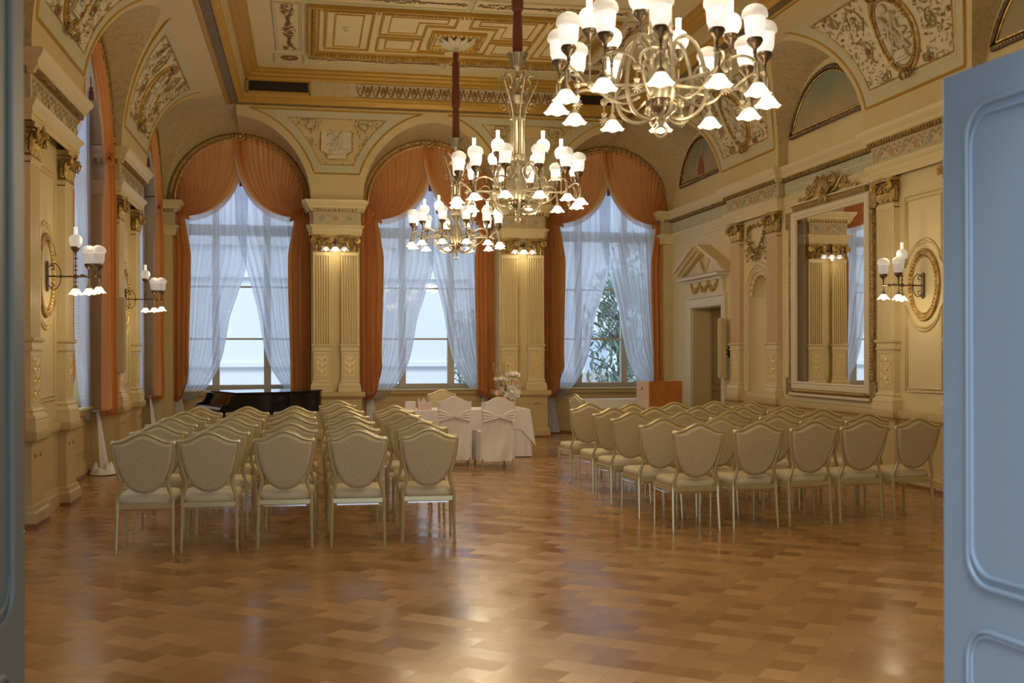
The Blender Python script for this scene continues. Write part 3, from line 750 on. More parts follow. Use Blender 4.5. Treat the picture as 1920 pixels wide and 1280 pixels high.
# dado: right wall
DADO = [(o * .9, z) for o, z in PED]
dr = empty('dado_right', place('R', 0)[0], -PI / 2, kind='structure')
path = []
for seg in ([(-20.4, 0), (-19.9, 0)], [(-17.42, 0), (-Y0, 0)]):
    p = [seg[0], seg[1]]; mstrip(p, [(o + .045, z) for o, z in DADO], 'dado_moulding', TAN, dr, 25); mstrip(p, [(o + .047, z) for o, z in SKP], 'floor_skirting', SKIRT, dr, 25)
wp = MB()
for c in (-13.9, -9.1, -4.6):
    for x0, x1 in ((c - 1.2, c - .1), (c + .1, c + 1.2)): wp.tube([(x0, -.05, .28), (x1, -.05, .28), (x1, -.05, .66), (x0, -.05, .66)], .012, 4, closed=True)
wp.build('dado_panel_line', LINE2, dr, smooth=0)
# dado on left and back, set back under the windows, with a sill
for side, cs_, hw, y, nm in (('L', BAYS, 1.36, .30, 'dado_left'), ('B', BW, 1.36, .25, 'dado_back')):
    dl = empty(nm, place(side, 0)[0], place(side, 0)[1], kind='structure')
    for c in cs_:
        mstrip([(c - hw, y - .012), (c + hw, y - .012)], [(o * .8, z) for o, z in PED[:-2]] + [(0, .86)], 'dado_moulding', TAN, dl, 25); mstrip([(c - hw, y - .012), (c + hw, y - .012)], SKP, 'floor_skirting', SKIRT, dl, 25)
        MB().tube([(c - 1.1, y - .014, .30), (c + 1.1, y - .014, .30), (c + 1.1, y - .014, .64), (c - 1.1, y - .014, .64)], .012, 4, closed=True).build('dado_panel_line', LINE2, dl, smooth=0)
        MB().box(c - 1.2, y - .10, .865, c + 1.2, y + .2, .90).build('window_sill', WHITEP, dl, smooth=0, bev=.006)
# pilasters
names = ['nearest', 'middle', 'farthest']
for k, c in enumerate(PIERS):
    for s, t in ((-1, 'near'), (1, 'far')):
        if not (k == 0 and s == -1):
            pilaster('L', c + s * .725, .38, CREAM2, label='fluted pilaster with gilded capital, %s one of the %s left pier' % (t, names[k]))
            pilaster('R', c + s * .725, .38, CREAM2 if k < 2 else SALMON, label='fluted pilaster with gilded capital, %s one of the %s right pier' % (t, names[k]))
for k, c in enumerate(BP):
    for s, t in ((-1, 'left'), (1, 'right')):
        pilaster('B', c + s * .25, .30, CREAM2, d0=.72, ped=False, label='fluted pilaster on the back wall, %s one of the %s pier' % (t, ['left', 'right'][k]))
    r = empty(trim_name(), (c, YF, 0), 0, 'tan pedestal under the twin pilasters of the %s back pier' % ['left', 'right'][k], 'pedestal', None, 'structure')
    mstrip([(-.47, .7), (-.47, -.09), (.47, -.09), (.47, .7)], PED, 'pedestal_moulding', TAN, r, 25); mstrip([(-.47, .7), (-.47, -.09), (.47, -.09), (.47, .7)], SKP, 'floor_skirting', SKIRT, r, 25)
    g = MB()
    for s in (-1, 1): g.tube([(s * .40, -.094, .62), (s * .12, -.094, .62), (s * .12, -.094, .66)], .004, 4)
    for q in range(5): g.box(-.30 + q * .022, -.098, .625, -.29 + q * .022, -.09, .655); g.box(.21 + q * .022, -.098, .625, .22 + q * .022, -.09, .655)
    g.build('key_ornament', LINE, r, smooth=0)
# side pier pedestal cores and wall panels between the pilasters
def pier_panel(side, c, medallion=True):
    loc, rz = place(side, c); r = empty(trim_name(), loc, rz, kind='structure')
    mstrip([(-.50, 0), (.50, 0)], [(o * .7 + .01, z) for o, z in PED], 'dado_moulding', TAN, r, 25)
    fr = MB(); fr.tube([(-.33, -.004, .30), (.33, -.004, .30), (.33, -.004, .64), (-.33, -.004, .64)], .012, 4, closed=True); fr.build('dado_panel_line', LINE2, r, smooth=0)
    if medallion:
        p = MB(); a0 = .27; zc = 2.38; w = .40
        pts = [(-w, -.004, 1.05)] + [(w, -.004, 1.05)]
        ra, rb = .40, .50; n = 12
        right = [(w, zc - rb * .78)] ; 
        low = [(x, zc - rb * math.sqrt(max(0, 1 - (x / (w * 1.12)) ** 2))) for x in [w - 2 * w * i / n for i in range(n + 1)]]
        prof = lambda pl: p.tube([(x, -.006, z) for x, z in pl], .014, 5, closed=True)
        prof([(-w, 1.12), (w, 1.12)] + low); prof([(-w + .04, 1.16), (w - .04, 1.16)] + [(x * .9, z - .04) for x, z in low])
        top = [(x, zc + rb * math.sqrt(max(0, 1 - (x / (w * 1.12)) ** 2))) for x in [w - 2 * w * i / n for i in range(n + 1)]]
        prof([(-w, 3.45), (w, 3.45)] + top); prof([(-w + .04, 3.40), (w - .04, 3.40)] + [(x * .9, z + .04) for x, z in top])
        p.build('wall_panel_moulding', CREAM, r, smooth=50)
    return r
for k, c in enumerate(PIERS):
    pier_panel('L', c); pier_panel('R', c, k < 2)
def oval_frame(side, c, label):
    loc, rz = place(side, c, .002, 2.38); r = empty('oval_medallion', loc, rz, label, 'medallion')
    a, b = .29, .39; n = 48
    def ell(k, y): return [(a * k * math.cos(2 * PI * i / n), y, b * (k if k < 1 else 1 + (k - 1) * .8) * math.sin(2 * PI * i / n)) for i in range(n)]
    MB().tube(ell(1.06, -.014), .018, 6, closed=True).tube(ell(.86, -.012), .010, 6, closed=True).build('gilt_rim', GOLD, r)
    bd = MB(); m_ = 46
    for i in range(m_):
        t = 2 * PI * i / m_; bd.ball((a * .965 * math.cos(t), -.018, b * .965 * math.sin(t)), .020, 6, 4, (1, .8, 1.15))
    bd.build('beaded_ring', GOLD, r)
    f = MB(); f.v = [(0, -.006, 0)] + [(a * .85 * math.cos(2 * PI * i / n), -.006, b * .85 * math.sin(2 * PI * i / n)) for i in range(n)]; f.f = [(0, 1 + (i + 1) % n, 1 + i) for i in range(n)]
    f.build('medallion_ground', CREAM2, r, smooth=0)
    return r
oval_frame('R', 11.5, 'gilded oval medallion behind the wall lamp on the right wall')
oval_frame('L', 11.5, 'gilded oval medallion on the nearest left pier')
oval_frame('L', 16.28, 'gilded oval medallion on the farther left pier')
# ------------------------------------------------------------ windows
WIN = [0]
def window(side, c, y):
    WIN[0] += 1; loc, rz = place(side, c); r = empty('window_%d' % WIN[0], loc, rz, kind='structure')
    f = MB(); H0, H1 = .90, 5.75
    f.box(-1.05, y, H0, -.97, y + .10, H1); f.box(.97, y, H0, 1.05, y + .10, H1); f.box(-1.05, y, H0, 1.05, y + .10, H0 + .09); f.box(-1.05, y, H1 - .08, 1.05, y + .10, H1)
    for x in (-.475, .475): f.box(x - .065, y - .02, H0, x + .065, y + .10, H1)
    f.box(-1.05, y - .03, 3.82, 1.05, y + .10, 4.02)
    f.build('window_frame', WINF, r, smooth=0, bev=.005)
    g = MB()
    for z in (1.86, 2.85, 4.75): g.box(-1.0, y + .02, z - .017, 1.0, y + .07, z + .017)
    g.build('glazing_bar', WINF, r, smooth=0)
    for x in (-.53, .42): MB().box(x - .01, y - .05, 1.78, x + .01, y - .02, 1.90).build('window_catch', BRASS, r, smooth=0)
    p = MB(); p.box(-.98, y + .045, H0 + .05, .98, y + .05, H1 - .04); p.build('window_pane', GLASS, r, smooth=0)
    # curved reveal between the arch and the outer wall
    v = MB(); v.grid(lambda u, w: (RA * math.cos(PI * u), lerp(.0, .34, w), ZA + RA * math.sin(PI * u)), 24, 1)
    v.build('arch_reveal', CREAM, r)
    return r
WINF = mat('grey_window_paint', (.50, .46, .36), .5)
for c in BAYS: window('L', c, .50)
for c in BW: window('B', c, .42)
# gilded arch over each window
def gilt_arch():
    r = empty('gilt_arch', (0, 0, 0)); n = 44
    def arcp(R, y, z=ZA): return [(R * math.cos(PI * i / n), y, z + R * math.sin(PI * i / n)) for i in range(n + 1)]
    MB().tube(arcp(1.165, -.03), .017, 6).build('gold_bead', GOLD, r)
    b = MB()
    b.tube(arcp(1.25, -.02), .042, 6)
    b.build('carved_band', DGOLD, r)
    k = MB(); m_ = 76
    for i in range(m_):
        a = PI * (i + .5) / m_; k.ball((1.25 * math.cos(a), -.055, ZA + 1.25 * math.sin(a)), .020, 5, 4, (1.3, .7, 1.3))
    k.build('carved_leaf_row', GOLD2, r)
    s = MB()
    s.tube(spiral(0, ZA + 1.24, .075, 1.0, -PI / 2, y=-.09, n=16, k=.9), .016, 6)
    for q in (-1, 1): s.tube(spiral(q * .10, ZA + 1.20, .05, 1.1, PI / 2, y=-.085, n=12, sgn=-q), .012, 5)
    s.ball((0, -.08, ZA + 1.24), .04, 8, 5, (1, .4, 1)); s.build('keystone_shell', GOLD, r)
    ft = MB()
    for q in (-1, 1):
        for i in range(5): ft.ball((q * 1.24 + .02 * math.cos(i * 2.1), -.05, ZA - .0 + i * .045), .05 - i * .005, 6, 4, (1, .8, .8))
    ft.build('foot_ornament', DGOLD, r)
    return r
GOLD2 = mat('worn_gold_leafwork', (.48, .34, .13), .4, metal=.6)
ga = gilt_arch(); first = True
for side, cs_, nm in (('B', BW, ['left', 'middle', 'right']), ('L', BAYS, ['nearest', 'nearer', 'farthest'])):
    for k, c in enumerate(cs_):
        loc, rz = place(side, c)
        lab = 'carved gilt arch over the %s window of the %s wall' % (nm[k], 'back' if side == 'B' else 'left')
        o = ga if first else dup(ga); first = False
        o.name = trim_name(); o.location = loc; o.rotation_euler = (0, 0, rz); tag(o, lab, 'arch moulding', None, 'structure')

# ------------------------------------------------------------ lunette paintings on the right wall
def painting_mat(name, sky, cloud, fig):
    m = mat(name, sky, .6); nt, N, L = nodes(m); b = N['Principled BSDF']; tc = N.new('ShaderNodeTexCoord')
    n = N.new('ShaderNodeTexNoise'); n.inputs['Scale'].default_value = 1.6; n.inputs['Detail'].default_value = 5; L.new(tc.outputs['Object'], n.inputs['Vector'])
    sp = N.new('ShaderNodeSeparateXYZ'); L.new(tc.outputs['Object'], sp.inputs[0])
    a = N.new('ShaderNodeMath'); a.operation = 'MULTIPLY_ADD'; a.inputs[1].default_value = -.85; L.new(sp.outputs[2], a.inputs[0]); L.new(n.outputs['Fac'], a.inputs[2])
    a2 = N.new('ShaderNodeMath'); a2.operation = 'ADD'; a2.inputs[1].default_value = .38; L.new(a.outputs[0], a2.inputs[0]); a = a2
    cr = N.new('ShaderNodeValToRGB'); e = cr.color_ramp.elements; e[0].position = .0; e[0].color = (*sky, 1); e[1].position = .55; e[1].color = (*cloud, 1)
    L.new(a.outputs[0], cr.inputs[0]); L.new(cr.outputs[0], b.inputs['Base Color']); return m
PAINT1 = painting_mat('cloudscape_paint', (.22, .27, .20), (.46, .35, .20), None)
def lunette(c, label, figure):
    loc, rz = place('R', c, .012, ZA); r = empty('lunette_painting', loc, rz, label, 'painting')
    z0 = .36; R1 = 1.18; n = 30; a0 = math.asin(z0 / R1)
    def out(R, zz):
        a0 = math.asin(zz / R); return [(R * math.cos(lerp(a0, PI - a0, i / n)), R * math.sin(lerp(a0, PI - a0, i / n))) for i in range(n + 1)]
    o = out(R1 - .09, z0 + .09); MB().prism(o, -.012, 0).build('painted_canvas', PAINT1, r, smooth=0)
    MB().tube([(x, -.02, z) for x, z in out(R1 - .08, z0 + .08)], .014, 5, closed=True).build('inner_gilt_line', GOLD, r)
    fr = MB(); fr.tube([(x, -.02, z) for x, z in out(R1 - .03, z0 + .03)], .036, 5, closed=True); fr.build('carved_frame', DARKF, r)
    lf = MB(); P = out(R1 - .03, z0 + .03); P.append(P[0])
    acc = 0; rnd = random.Random(4)
    for p, q in zip(P[:-1], P[1:]):
        L_ = math.hypot(q[0] - p[0], q[1] - p[1]); k = max(1, int(L_ / .055))
        for i in range(k): t = (i + .5) / k; lf.ball((lerp(p[0], q[0], t), -.052, lerp(p[1], q[1], t)), rnd.uniform(.009, .018), 5, 4)
    lf.build('frame_leafwork', GOLD2, r)
    if figure:
        b = MB()
        b.prism([(-.12, .46), (.16, .46), (.18, .56), (.10, .68), (.05, .78), (-.03, .80), (-.10, .68), (-.17, .56)], -.018, -.012)
        b.build('painted_red_drapery', mat('red_drapery_paint', (.34, .10, .07), .6), r, smooth=0)
        b = MB(); b.prism([(-.03, .78), (.05, .77), (.05, .88), (.08, 1.0), (.05, 1.01), (.02, .92), (-.02, .92)], -.018, -.012); b.ball((.0, -.014, .95), .035, 8, 5, (1, .2, 1.2))
        b.build('painted_figure', mat('figure_paint', (.48, .28, .18), .6), r, smooth=0)
    return r
lunette(BAYS[2], 'small looking arched painting of a red draped figure above the door', True)
lunette(BAYS[1], 'arched cloudy sky painting above the mirror', False)
lunette(BAYS[0], 'dark arched painting showing above the open blue door', False)

# ------------------------------------------------------------ spandrel ornament
def side_map(side):
    def f(x, z, off=.008):
        CUR[0] = side; dc = (cove(min(z + .01, 5.97)) - cove(z - .01)) / (min(z + .01, 5.97) - z + .01); L_ = math.sqrt(1 + dc * dc)
        return (x, -(cove(z) + off / L_), z - off * dc / L_)
    return f
def back_map(x, z, off=.008): return (x, -FD - (YF - LIPY) * (max(0, z - 5.2) / .78) ** 2 * .98 - off, z)
def loop(a, b, g, zb, zt, A=AS, B=BS):
    def arc(c, sg):
        al0 = math.asin(max(0, min(1, (zb - ZC) / (B + g)))); al1 = math.asin(min(1, (zt - ZC) / (B + g)))
        return [(c + sg * (A + g) * math.cos(lerp(al0, al1, i / 22)), ZC + (B + g) * math.sin(lerp(al0, al1, i / 22))) for i in range(23)]
    l, r = arc(a, 1), arc(b, -1)
    return l + [(lerp(l[-1][0], r[-1][0], i / 10), zt) for i in range(1, 10)] + r[::-1]
def inside(pt, pl):
    x, z = pt; c = False
    for (x0, z0), (x1, z1) in zip(pl, pl[1:] + pl[:1]):
        if (z0 > z) != (z1 > z) and x < (x1 - x0) * (z - z0) / (z1 - z0) + x0: c = not c
    return c
def foliage(fmap, pl, cx, cz, ra, rb, seed, dens=260, spread=1.0):
    rnd = random.Random(seed); vines = MB(); leaf = MB(); red = MB()
    for s in (-1, 1):
        for (dx, dz, R_, a0) in ((.55, .28, .17, 0), (.62, -.05, .12, 1.2), (.42, -.42, .11, 2.5), (.95, .38, .10, .6)):
            q = [p for p in spiral(cx + s * dx * spread, cz + dz, R_, 1.3, a0 if s > 0 else PI - a0, n=20, sgn=s)]
            q = [(p[0], p[2]) for p in q if inside((p[0], p[2]), pl) and ((p[0] - cx) / ra) ** 2 + ((p[2] - cz) / rb) ** 2 > 1.1]
            if len(q) > 4:
                vines.tube([fmap(x, z) for x, z in q], .008, 4)
                if rnd.random() < .5: red.ball(fmap(*q[-1]), .034, 6, 4)
                for (x, z) in q[::2]:
                    for t in range(2):
                        px, pz = x + rnd.uniform(-.05, .05), z + rnd.uniform(-.05, .05); a = rnd.uniform(0, 2 * PI); l = rnd.uniform(.02, .035)
                        if inside((px, pz), pl): leaf.add([fmap(px - l * math.cos(a), pz - l * math.sin(a)), fmap(px + .3 * l * math.sin(a), pz - .3 * l * math.cos(a), .012), fmap(px + l * math.cos(a), pz + l * math.sin(a)), fmap(px - .3 * l * math.sin(a), pz + .3 * l * math.cos(a), .012)], [(0, 1, 2, 3)])
    xs = [p[0] for p in pl]; zs = [p[1] for p in pl]; k = 0
    while k < dens:
        px, pz = rnd.uniform(min(xs), max(xs)), rnd.uniform(min(zs), max(zs)); k += 1
        if not inside((px, pz), pl) or ((px - cx) / ra) ** 2 + ((pz - cz) / rb) ** 2 < 1.25: continue
        a = rnd.uniform(0, 2 * PI); l = rnd.uniform(.018, .036)
        leaf.add([fmap(px - l * math.cos(a), pz - l * math.sin(a)), fmap(px + .3 * l * math.sin(a), pz - .3 * l * math.cos(a), .012), fmap(px + l * math.cos(a), pz + l * math.sin(a)), fmap(px - .3 * l * math.sin(a), pz + .3 * l * math.cos(a), .012)], [(0, 1, 2, 3)])
        if rnd.random() < .06: red.ball(fmap(px + .03, pz), .016, 5, 3)
    return vines, leaf, red
def lyre_relief(sc, seed=0):
    """trophy of lyre, horn and leaves in the xz plane facing -y"""
    b = MB(); y = -.02; rnd = random.Random(seed)
    for s in (-1, 1):
        b.tube([(s * .02, y, -.17), (s * .10, y, -.14), (s * .12, y, -.03), (s * .07, y, .06), (s * .10, y, .16), (s * .13, y, .19)], .020, 6)
        b.tube([(s * .16, y, -.20), (s * .05, y - .01, -.05), (-s * .12, y - .02, .22)], [.022, .012, .02], 6)
        for k in range(7):
            a = rnd.uniform(0, 2 * PI); b.ball((s * rnd.uniform(.05, .22), y, rnd.uniform(-.3, .3)), rnd.uniform(.02, .045), 6, 4, (1.5, .5, .8), )
    b.tube([(-.09, y, .11), (.09, y, .11)], .014, 5)
    for k in range(5): b.tube([(-.045 + k * .022, y - .005, .11), (-.035 + k * .018, y - .005, -.12)], .0035, 4)
    b.box(-.09, y - .02, -.26, .09, y + .015, -.19); b.box(-.12, y - .02, -.29, .12, y + .015, -.265)
    b.ball((0, y, .27), .05, 8, 5, (1, .5, 1.1)); b.ball((-.16, y, .12), .05, 8, 5, (1, .4, 1))
    b.v = [(x * sc, yy * sc, z * sc) for x, yy, z in b.v]; return b
RELIEF2 = mat('pale_spandrel_field', (.70, .62, .42), .55)
def spandrel_decor(side, a, b, idx):
    sg = -1 if side == 'R' else 1; loc, rz = place(side, 0); r = empty(trim_name(), loc, rz, kind='structure')
    if side == 'R': a, b = -b, -a
    cx = (a + b) / 2; f = side_map(side)
    l1 = loop(a, b, .11, 4.66, 5.90); l2 = loop(a, b, .30, 4.86, 5.80); l3 = loop(a, b, .25, 4.80, 5.83)
    MB().tube([f(x, z, .004) for x, z in l1], .020, 5, closed=True).build('outer_gilt_line', OCHRE, r)
    MB().tube([f(x, z, .004) for x, z in l2], .014, 5, closed=True).build('inner_gilt_line', GOLD, r)
    nL = len(l1); g = MB(); g.v = [f(x, z, .006) for x, z in l1] + [f(x, z, .006) for x, z in l2]; g.f = [(i, (i + 1) % nL, nL + (i + 1) % nL, nL + i) for i in range(nL)]
    g.build('grey_green_border', GREYC, r, smooth=60)
    MB().tube([f(x, z, .0) for x, z in l3], .010, 5, closed=True).build('border_bead', CREAM, r)
    g = MB(); nz = 14; zs_ = [lerp(4.87, 5.79, i / nz) for i in range(nz + 1)]
    def hw(z): return front_half(z) if z < ZC + BS else 0
    def edge(z, sg_):
        xs_ = []
        for (x0, z0), (x1, z1) in zip(l2, l2[1:] + l2[:1]):
            if (z0 > z) != (z1 > z): xs_.append(x0 + (z - z0) * (x1 - x0) / (z1 - z0))
        return (min(xs_) if sg_ < 0 else max(xs_)) if xs_ else cx
    g.grid(lambda u, v: f(lerp(edge(zs_[int(round(v * nz))], -1), edge(zs_[int(round(v * nz))], 1), u), zs_[int(round(v * nz))], .007), 8, nz)
    g.build('spandrel_field', RELIEF2, r, smooth=60)
    cz = 5.33
    v, lf, rd = foliage(lambda x, z, off=.008: f(x, z, off + .008), l2, cx, cz, .44, .52, idx * 7 + 3, 900, 1.1)
    if v.v: v.build('painted_vine', OLIVE, r)
    lf.build('painted_leaves', OLIVE, r, smooth=0)
    if rd.v: rd.build('painted_red_flowers', REDP, r)
    return cx, cz
def bend(mb, side='L'):
    CUR[0] = BSIDE[0]
    """lays a flat ornament (x, y = depth, z) onto the curved cove around the height 5.33"""
    out = []
    for x, y, z in mb.v:
        s_, zz = z, 5.33; n = 8
        for _ in range(n): zz += s_ / n / math.sqrt(1 + ((cove(zz + .01) - cove(zz - .01)) / .02) ** 2)
        dc = (cove(zz + .01) - cove(zz - .01)) / .02; L_ = math.sqrt(1 + dc * dc); o = -y
        out.append((x, -(cove(zz) + o / L_) + cove(5.33), zz - o * dc / L_ - 5.33))
    mb.v = out; return mb
BSIDE = ['L']
def oval_relief(side, cy, label):
    CUR[0] = side; BSIDE[0] = side
    loc, rz = place(side, cy, cove(5.33), 5.33); r = empty('oval_relief', loc, rz, label, 'relief')
    a, b, n = .36, .47, 52
    def ell(k, y): return [(a * k * math.cos(2 * PI * i / n), y, b * k * math.sin(2 * PI * i / n)) for i in range(n)]
    g = MB(); g.v = [(0, -.02, 0)] + ell(.35, -.02) + ell(.7, -.02) + ell(1.0, -.02); g.f = [(0, 1 + (i + 1) % n, 1 + i) for i in range(n)] + [(1 + q * n + i, 1 + q * n + (i + 1) % n, 1 + (q + 1) * n + (i + 1) % n, 1 + (q + 1) * n + i) for q in (0, 1) for i in range(n)]
    bend(g).build('relief_ground', RELIEF, r, smooth=60)
    bend(MB().tube(ell(1.05, -.02), .022, 6, closed=True).tube(ell(.86, -.03), .010, 6, closed=True)).build('gilt_rim', GOLD, r)
    bd = MB(); m_ = 54
    for i in range(m_): t = 2 * PI * i / m_; bd.ball((a * .955 * math.cos(t), -.04, b * .955 * math.sin(t)), .023, 6, 4)
    bend(bd).build('beaded_ring', GOLD, r)
    t = lyre_relief(1.15, 2); t.v = [(x, y - .02, z) for x, y, z in t.v]; bend(t).build('lyre_trophy', RELIEF, r, smooth=60)
    for s in (-1, 1):
        c = MB()
        for q in (-1, 1): c.tube(spiral(q * .07, s * b * 1.06, .06, 1.2, PI / 2 if s > 0 else -PI / 2, y=-.06, n=12, sgn=-q * s), .016, 5)
        c.ball((0, -.065, s * b * 1.07), .055, 8, 5, (.8, .6, 1.2)); bend(c).build('shell_clasp', DGOLD, r)
    return r
for side in 'LR':
    for k in (0, 1):
        spandrel_decor(side, BAYS[k], BAYS[k + 1], k + (5 if side == 'R' else 0))
        oval_relief(side, PIERS[k + 1], 'oval plaster relief with a lyre above the %s %s pier' % (['nearer', 'farther'][k], 'left' if side == 'L' else 'right'))
for k in (0, 1):
    r = empty(trim_name(), (0, YB, 0), 0, kind='structure'); a, b = BW[k], BW[k + 1]; cx = (a + b) / 2
    l1 = loop(a, b, .14, 4.86, 5.92, 1.29, 1.44); l2 = loop(a, b, .29, 5.02, 5.80, 1.29, 1.44)
    MB().tube([back_map(x, z, .004) for x, z in l1], .018, 5, closed=True).build('outer_gilt_line', OCHRE, r)
    MB().tube([back_map(x, z, .004) for x, z in l2], .010, 5, closed=True).build('inner_gilt_line', GOLD, r)
    nL = len(l1); g = MB(); g.v = [back_map(x, z, .004) for x, z in l1] + [back_map(x, z, .004) for x, z in l2]; g.f = [(i, (i + 1) % nL, nL + (i + 1) % nL, nL + i) for i in range(nL)]; g.build('grey_green_border', GREYC, r, smooth=60)
    v, lf, rd = foliage(back_map, l2, cx, 5.43, .34, .36, k + 31, 420, .9)
    v.build('painted_vine', OLIVE, r); lf.build('painted_leaves', OLIVE, r, smooth=0)
    rr = empty('octagonal_relief', (cx, YF - .085, 5.43), 0, 'gilt framed octagonal plaster relief above the %s back pier' % ['left', 'right'][k], 'relief')
    rr.rotation_euler = (math.radians(7), 0, 0)
    w, h = .275, .32; o = [(-w, -h * .55), (-w * .62, -h * .72), (-w * .62, -h), (w * .62, -h), (w * .62, -h * .72), (w, -h * .55), (w, h * .55), (w * .62, h * .72), (w * .62, h), (-w * .62, h), (-w * .62, h * .72), (-w, h * .55)]
    MB().prism(o, -.01, .02).build('relief_ground', RELIEF, rr, smooth=0)
    MB().tube([(x, -.018, z) for x, z in o], .015, 5, closed=True).build('gilt_frame', GOLD, rr)
    lyre_relief(.85, k + 9).build('trophy', RELIEF, rr, smooth=60)

# ------------------------------------------------------------ mirror
def wall_mirror():
    loc, rz = place('R', 13.80, .0, 0); r = empty('wall_mirror', loc, rz, 'tall rectangular wall mirror in a carved frame between the right pilasters', 'mirror')
    gx, z0, z1 = 1.0, 1.165, 3.53
    MB().box(-gx, -.035, z0, gx, -.03, z1).build('mirror_glass', MIRROR, r, smooth=0)
    def frame(x, za, zb, prof, nm, m_):
        # frame mouldings are swept in the wall plane
        b = MB(); b.mould([(-x, za), (-x, zb), (x, zb), (x, za)], prof, closed=True)
        b.v = [(p[0], -p[2], p[1]) for p in b.v]; b.f = [f[::-1] for f in b.f]; return b.build(nm, m_, r, smooth=30)
    # profile: negative out = outwards from glass; second value = projection
    frame(gx, z0, z1, [(0, .03), (0, .055), (-.02, .065), (-.04, .055), (-.055, .07), (-.10, .07), (-.12, .05), (-.13, .04), (-.13, 0)], 'inner_frame', WHITEP)
    c = MB(); 
    for s in (-1, 1):
        c.box(min(s * 1.13, s * 1.21), -.06, z0 + .05, max(s * 1.13, s * 1.21), 0, z1 - .12)
        for zz in (z1 - .12, z0 - .2): c.box(min(s * 1.13, s * 1.31), -.06, zz, max(s * 1.13, s * 1.31), 0, zz + .25)
    c.box(-1.05, -.075, z1 + .13, 1.05, 0, z1 + .21); c.box(-1.05, -.065, z0 - .16, 1.05, 0, z0 - .10)
    c.build('carved_border', DGOLD, r, smooth=0, bev=.01)
    for s in (-1, 1):
        d = MB()
        for i in range(48): d.ball((s * 1.17, -.062, z0 + .09 + i * .045), .019, 5, 4, (1.3, .6, .8))
        d.build('leaf_row', GOLD2, r)
    for zz, yy in ((z1 + .17, -.078), (z0 - .13, -.068)):
        d = MB()
        for i in range(50): d.ball((-1.0 + i * 2 / 49, yy, zz), .021, 5, 4)
        d.build('leaf_row', GOLD2, r)
    MB().box(-1.16, -.09, z1 + .205, 1.16, 0, z1 + .225).build('top_fillet', WHITEP, r, smooth=0); MB().box(-1.16, -.08, z0 - .20, 1.16, 0, z0 - .165).build('bottom_fillet', WHITEP, r, smooth=0)
    k = MB(); zc = z1 + .22
    for i in range(-5, 6):
        a = i * .16; 
        def lf(u, v, a=a, i=i):
            rr = .05 + (.27 - .012 * abs(i)) * v; w = (2 * u - 1) * (.02 + .035 * math.sin(PI * v)); y = -.06 - .05 * math.sin(v * PI) - .05 * v
            return (rr * math.sin(a * 1.25) + w * math.cos(a), y, zc - .02 + rr * math.cos(a * 1.25) - w * math.sin(a))
        k.grid(lf, 3, 7)
    k.build('acanthus_crest', DGOLD, r, smooth=60)
    q = MB()
    for s in (-1, 1):
        q.tube(spiral(s * .22, zc + .18, .10, 1.6, PI / 2 + .4 * s, y=-.10, n=24, sgn=-s), [.024] * 12 + [.018] * 13, 6)
        q.tube([(s * .14, -.08, zc + .03), (s * .30, -.08, zc + .06), (s * .42, -.08, zc + .16), (s * .50, -.08, zc + .20)] + spiral(s * .52, zc + .13, .065, 1.2, PI / 2, y=-.08, n=14, sgn=-s), .017, 6)
        q.tube([(s * .50, -.07, zc + .05), (s * .66, -.07, zc + .02), (s * .80, -.07, zc + .015)] + spiral(s * .80, zc + .05, .035, 1.0, -PI / 2, y=-.07, n=10, sgn=s), .014, 6)
        q.tube(spiral(s * .05, zc - .04, .05, 1.3, -PI / 2, y=-.12, n=14, sgn=s), .014, 6)
        for i in range(6): q.ball((s * (.3 + i * .09), -.06, zc + .10 - i * .012), .045 - i * .004, 6, 4, (1.2, .6, 1))
    q.build('crest_scroll', GOLD2, r)
wall_mirror()

# ------------------------------------------------------------ niche surround, garlands, door
def garland(mb, x0, z0, x1, z1, sag, r, y, seed=0, step=.018):
    rnd = random.Random(seed); n = int(abs(x1 - x0) * 1.3 / step) + 6
    for i in range(n):
        t = i / (n - 1); x = lerp(x0, x1, t); z = lerp(z0, z1, t) - sag * 4 * t * (1 - t); k = r * (.45 + .75 * math.sin(PI * t))
        for q in range(3): mb.ball((x + rnd.uniform(-k, k), y - rnd.uniform(0, k * .6), z + rnd.uniform(-k, k)), rnd.uniform(.010, .019), 5, 4)
def niche():
    loc, rz = place('R', NY, 0, 0); r = empty(trim_name(), loc, rz, 'arched wall niche between the two farther right pilasters', 'niche', None, 'structure')
    b = MB(); n = 20
    for R_, rr, z_ in ((.415, .018, 0), (.47, .012, 0), (.53, .026, 0)):
        b.tube([(R_, -.008, .95)] + [(R_ * math.cos(PI * i / n), -.008, NZ + R_ * math.sin(PI * i / n)) for i in range(n + 1)] + [(-R_, -.008, .95)], rr, 6)
    b.build('arch_moulding', CREAM2, r)
    s = MB()
    for i in range(11):
        a = PI * (i + .5) / 11; s.ball((.385 * math.cos(a), .03, NZ + .385 * math.sin(a)), .05, 8, 5, (1, .6, 1))
    s.build('scalloped_shell_rim', CREAM2, r)
    g = MB(); garland(g, -.34, 3.56, .34, 3.56, .42, .075, -.04, 5); 
    for q in (-1, 1): garland(g, q * .34, 3.56, q * .36, 3.08, .0, .06, -.04, 7 + q, .012)
    g.build('fruit_garland', DGOLD, r, smooth=60)
    t = MB(); t.tube([(-.34 + i * .03, -.03, 3.62 + .035 * math.sin(i * 1.2)) for i in range(23)], .010, 5); t.ball((-.35, -.03, 3.60), .035, 8, 5); t.ball((.35, -.03, 3.60), .035, 8, 5)
    t.build('ribbon', DGOLD, r)
niche()
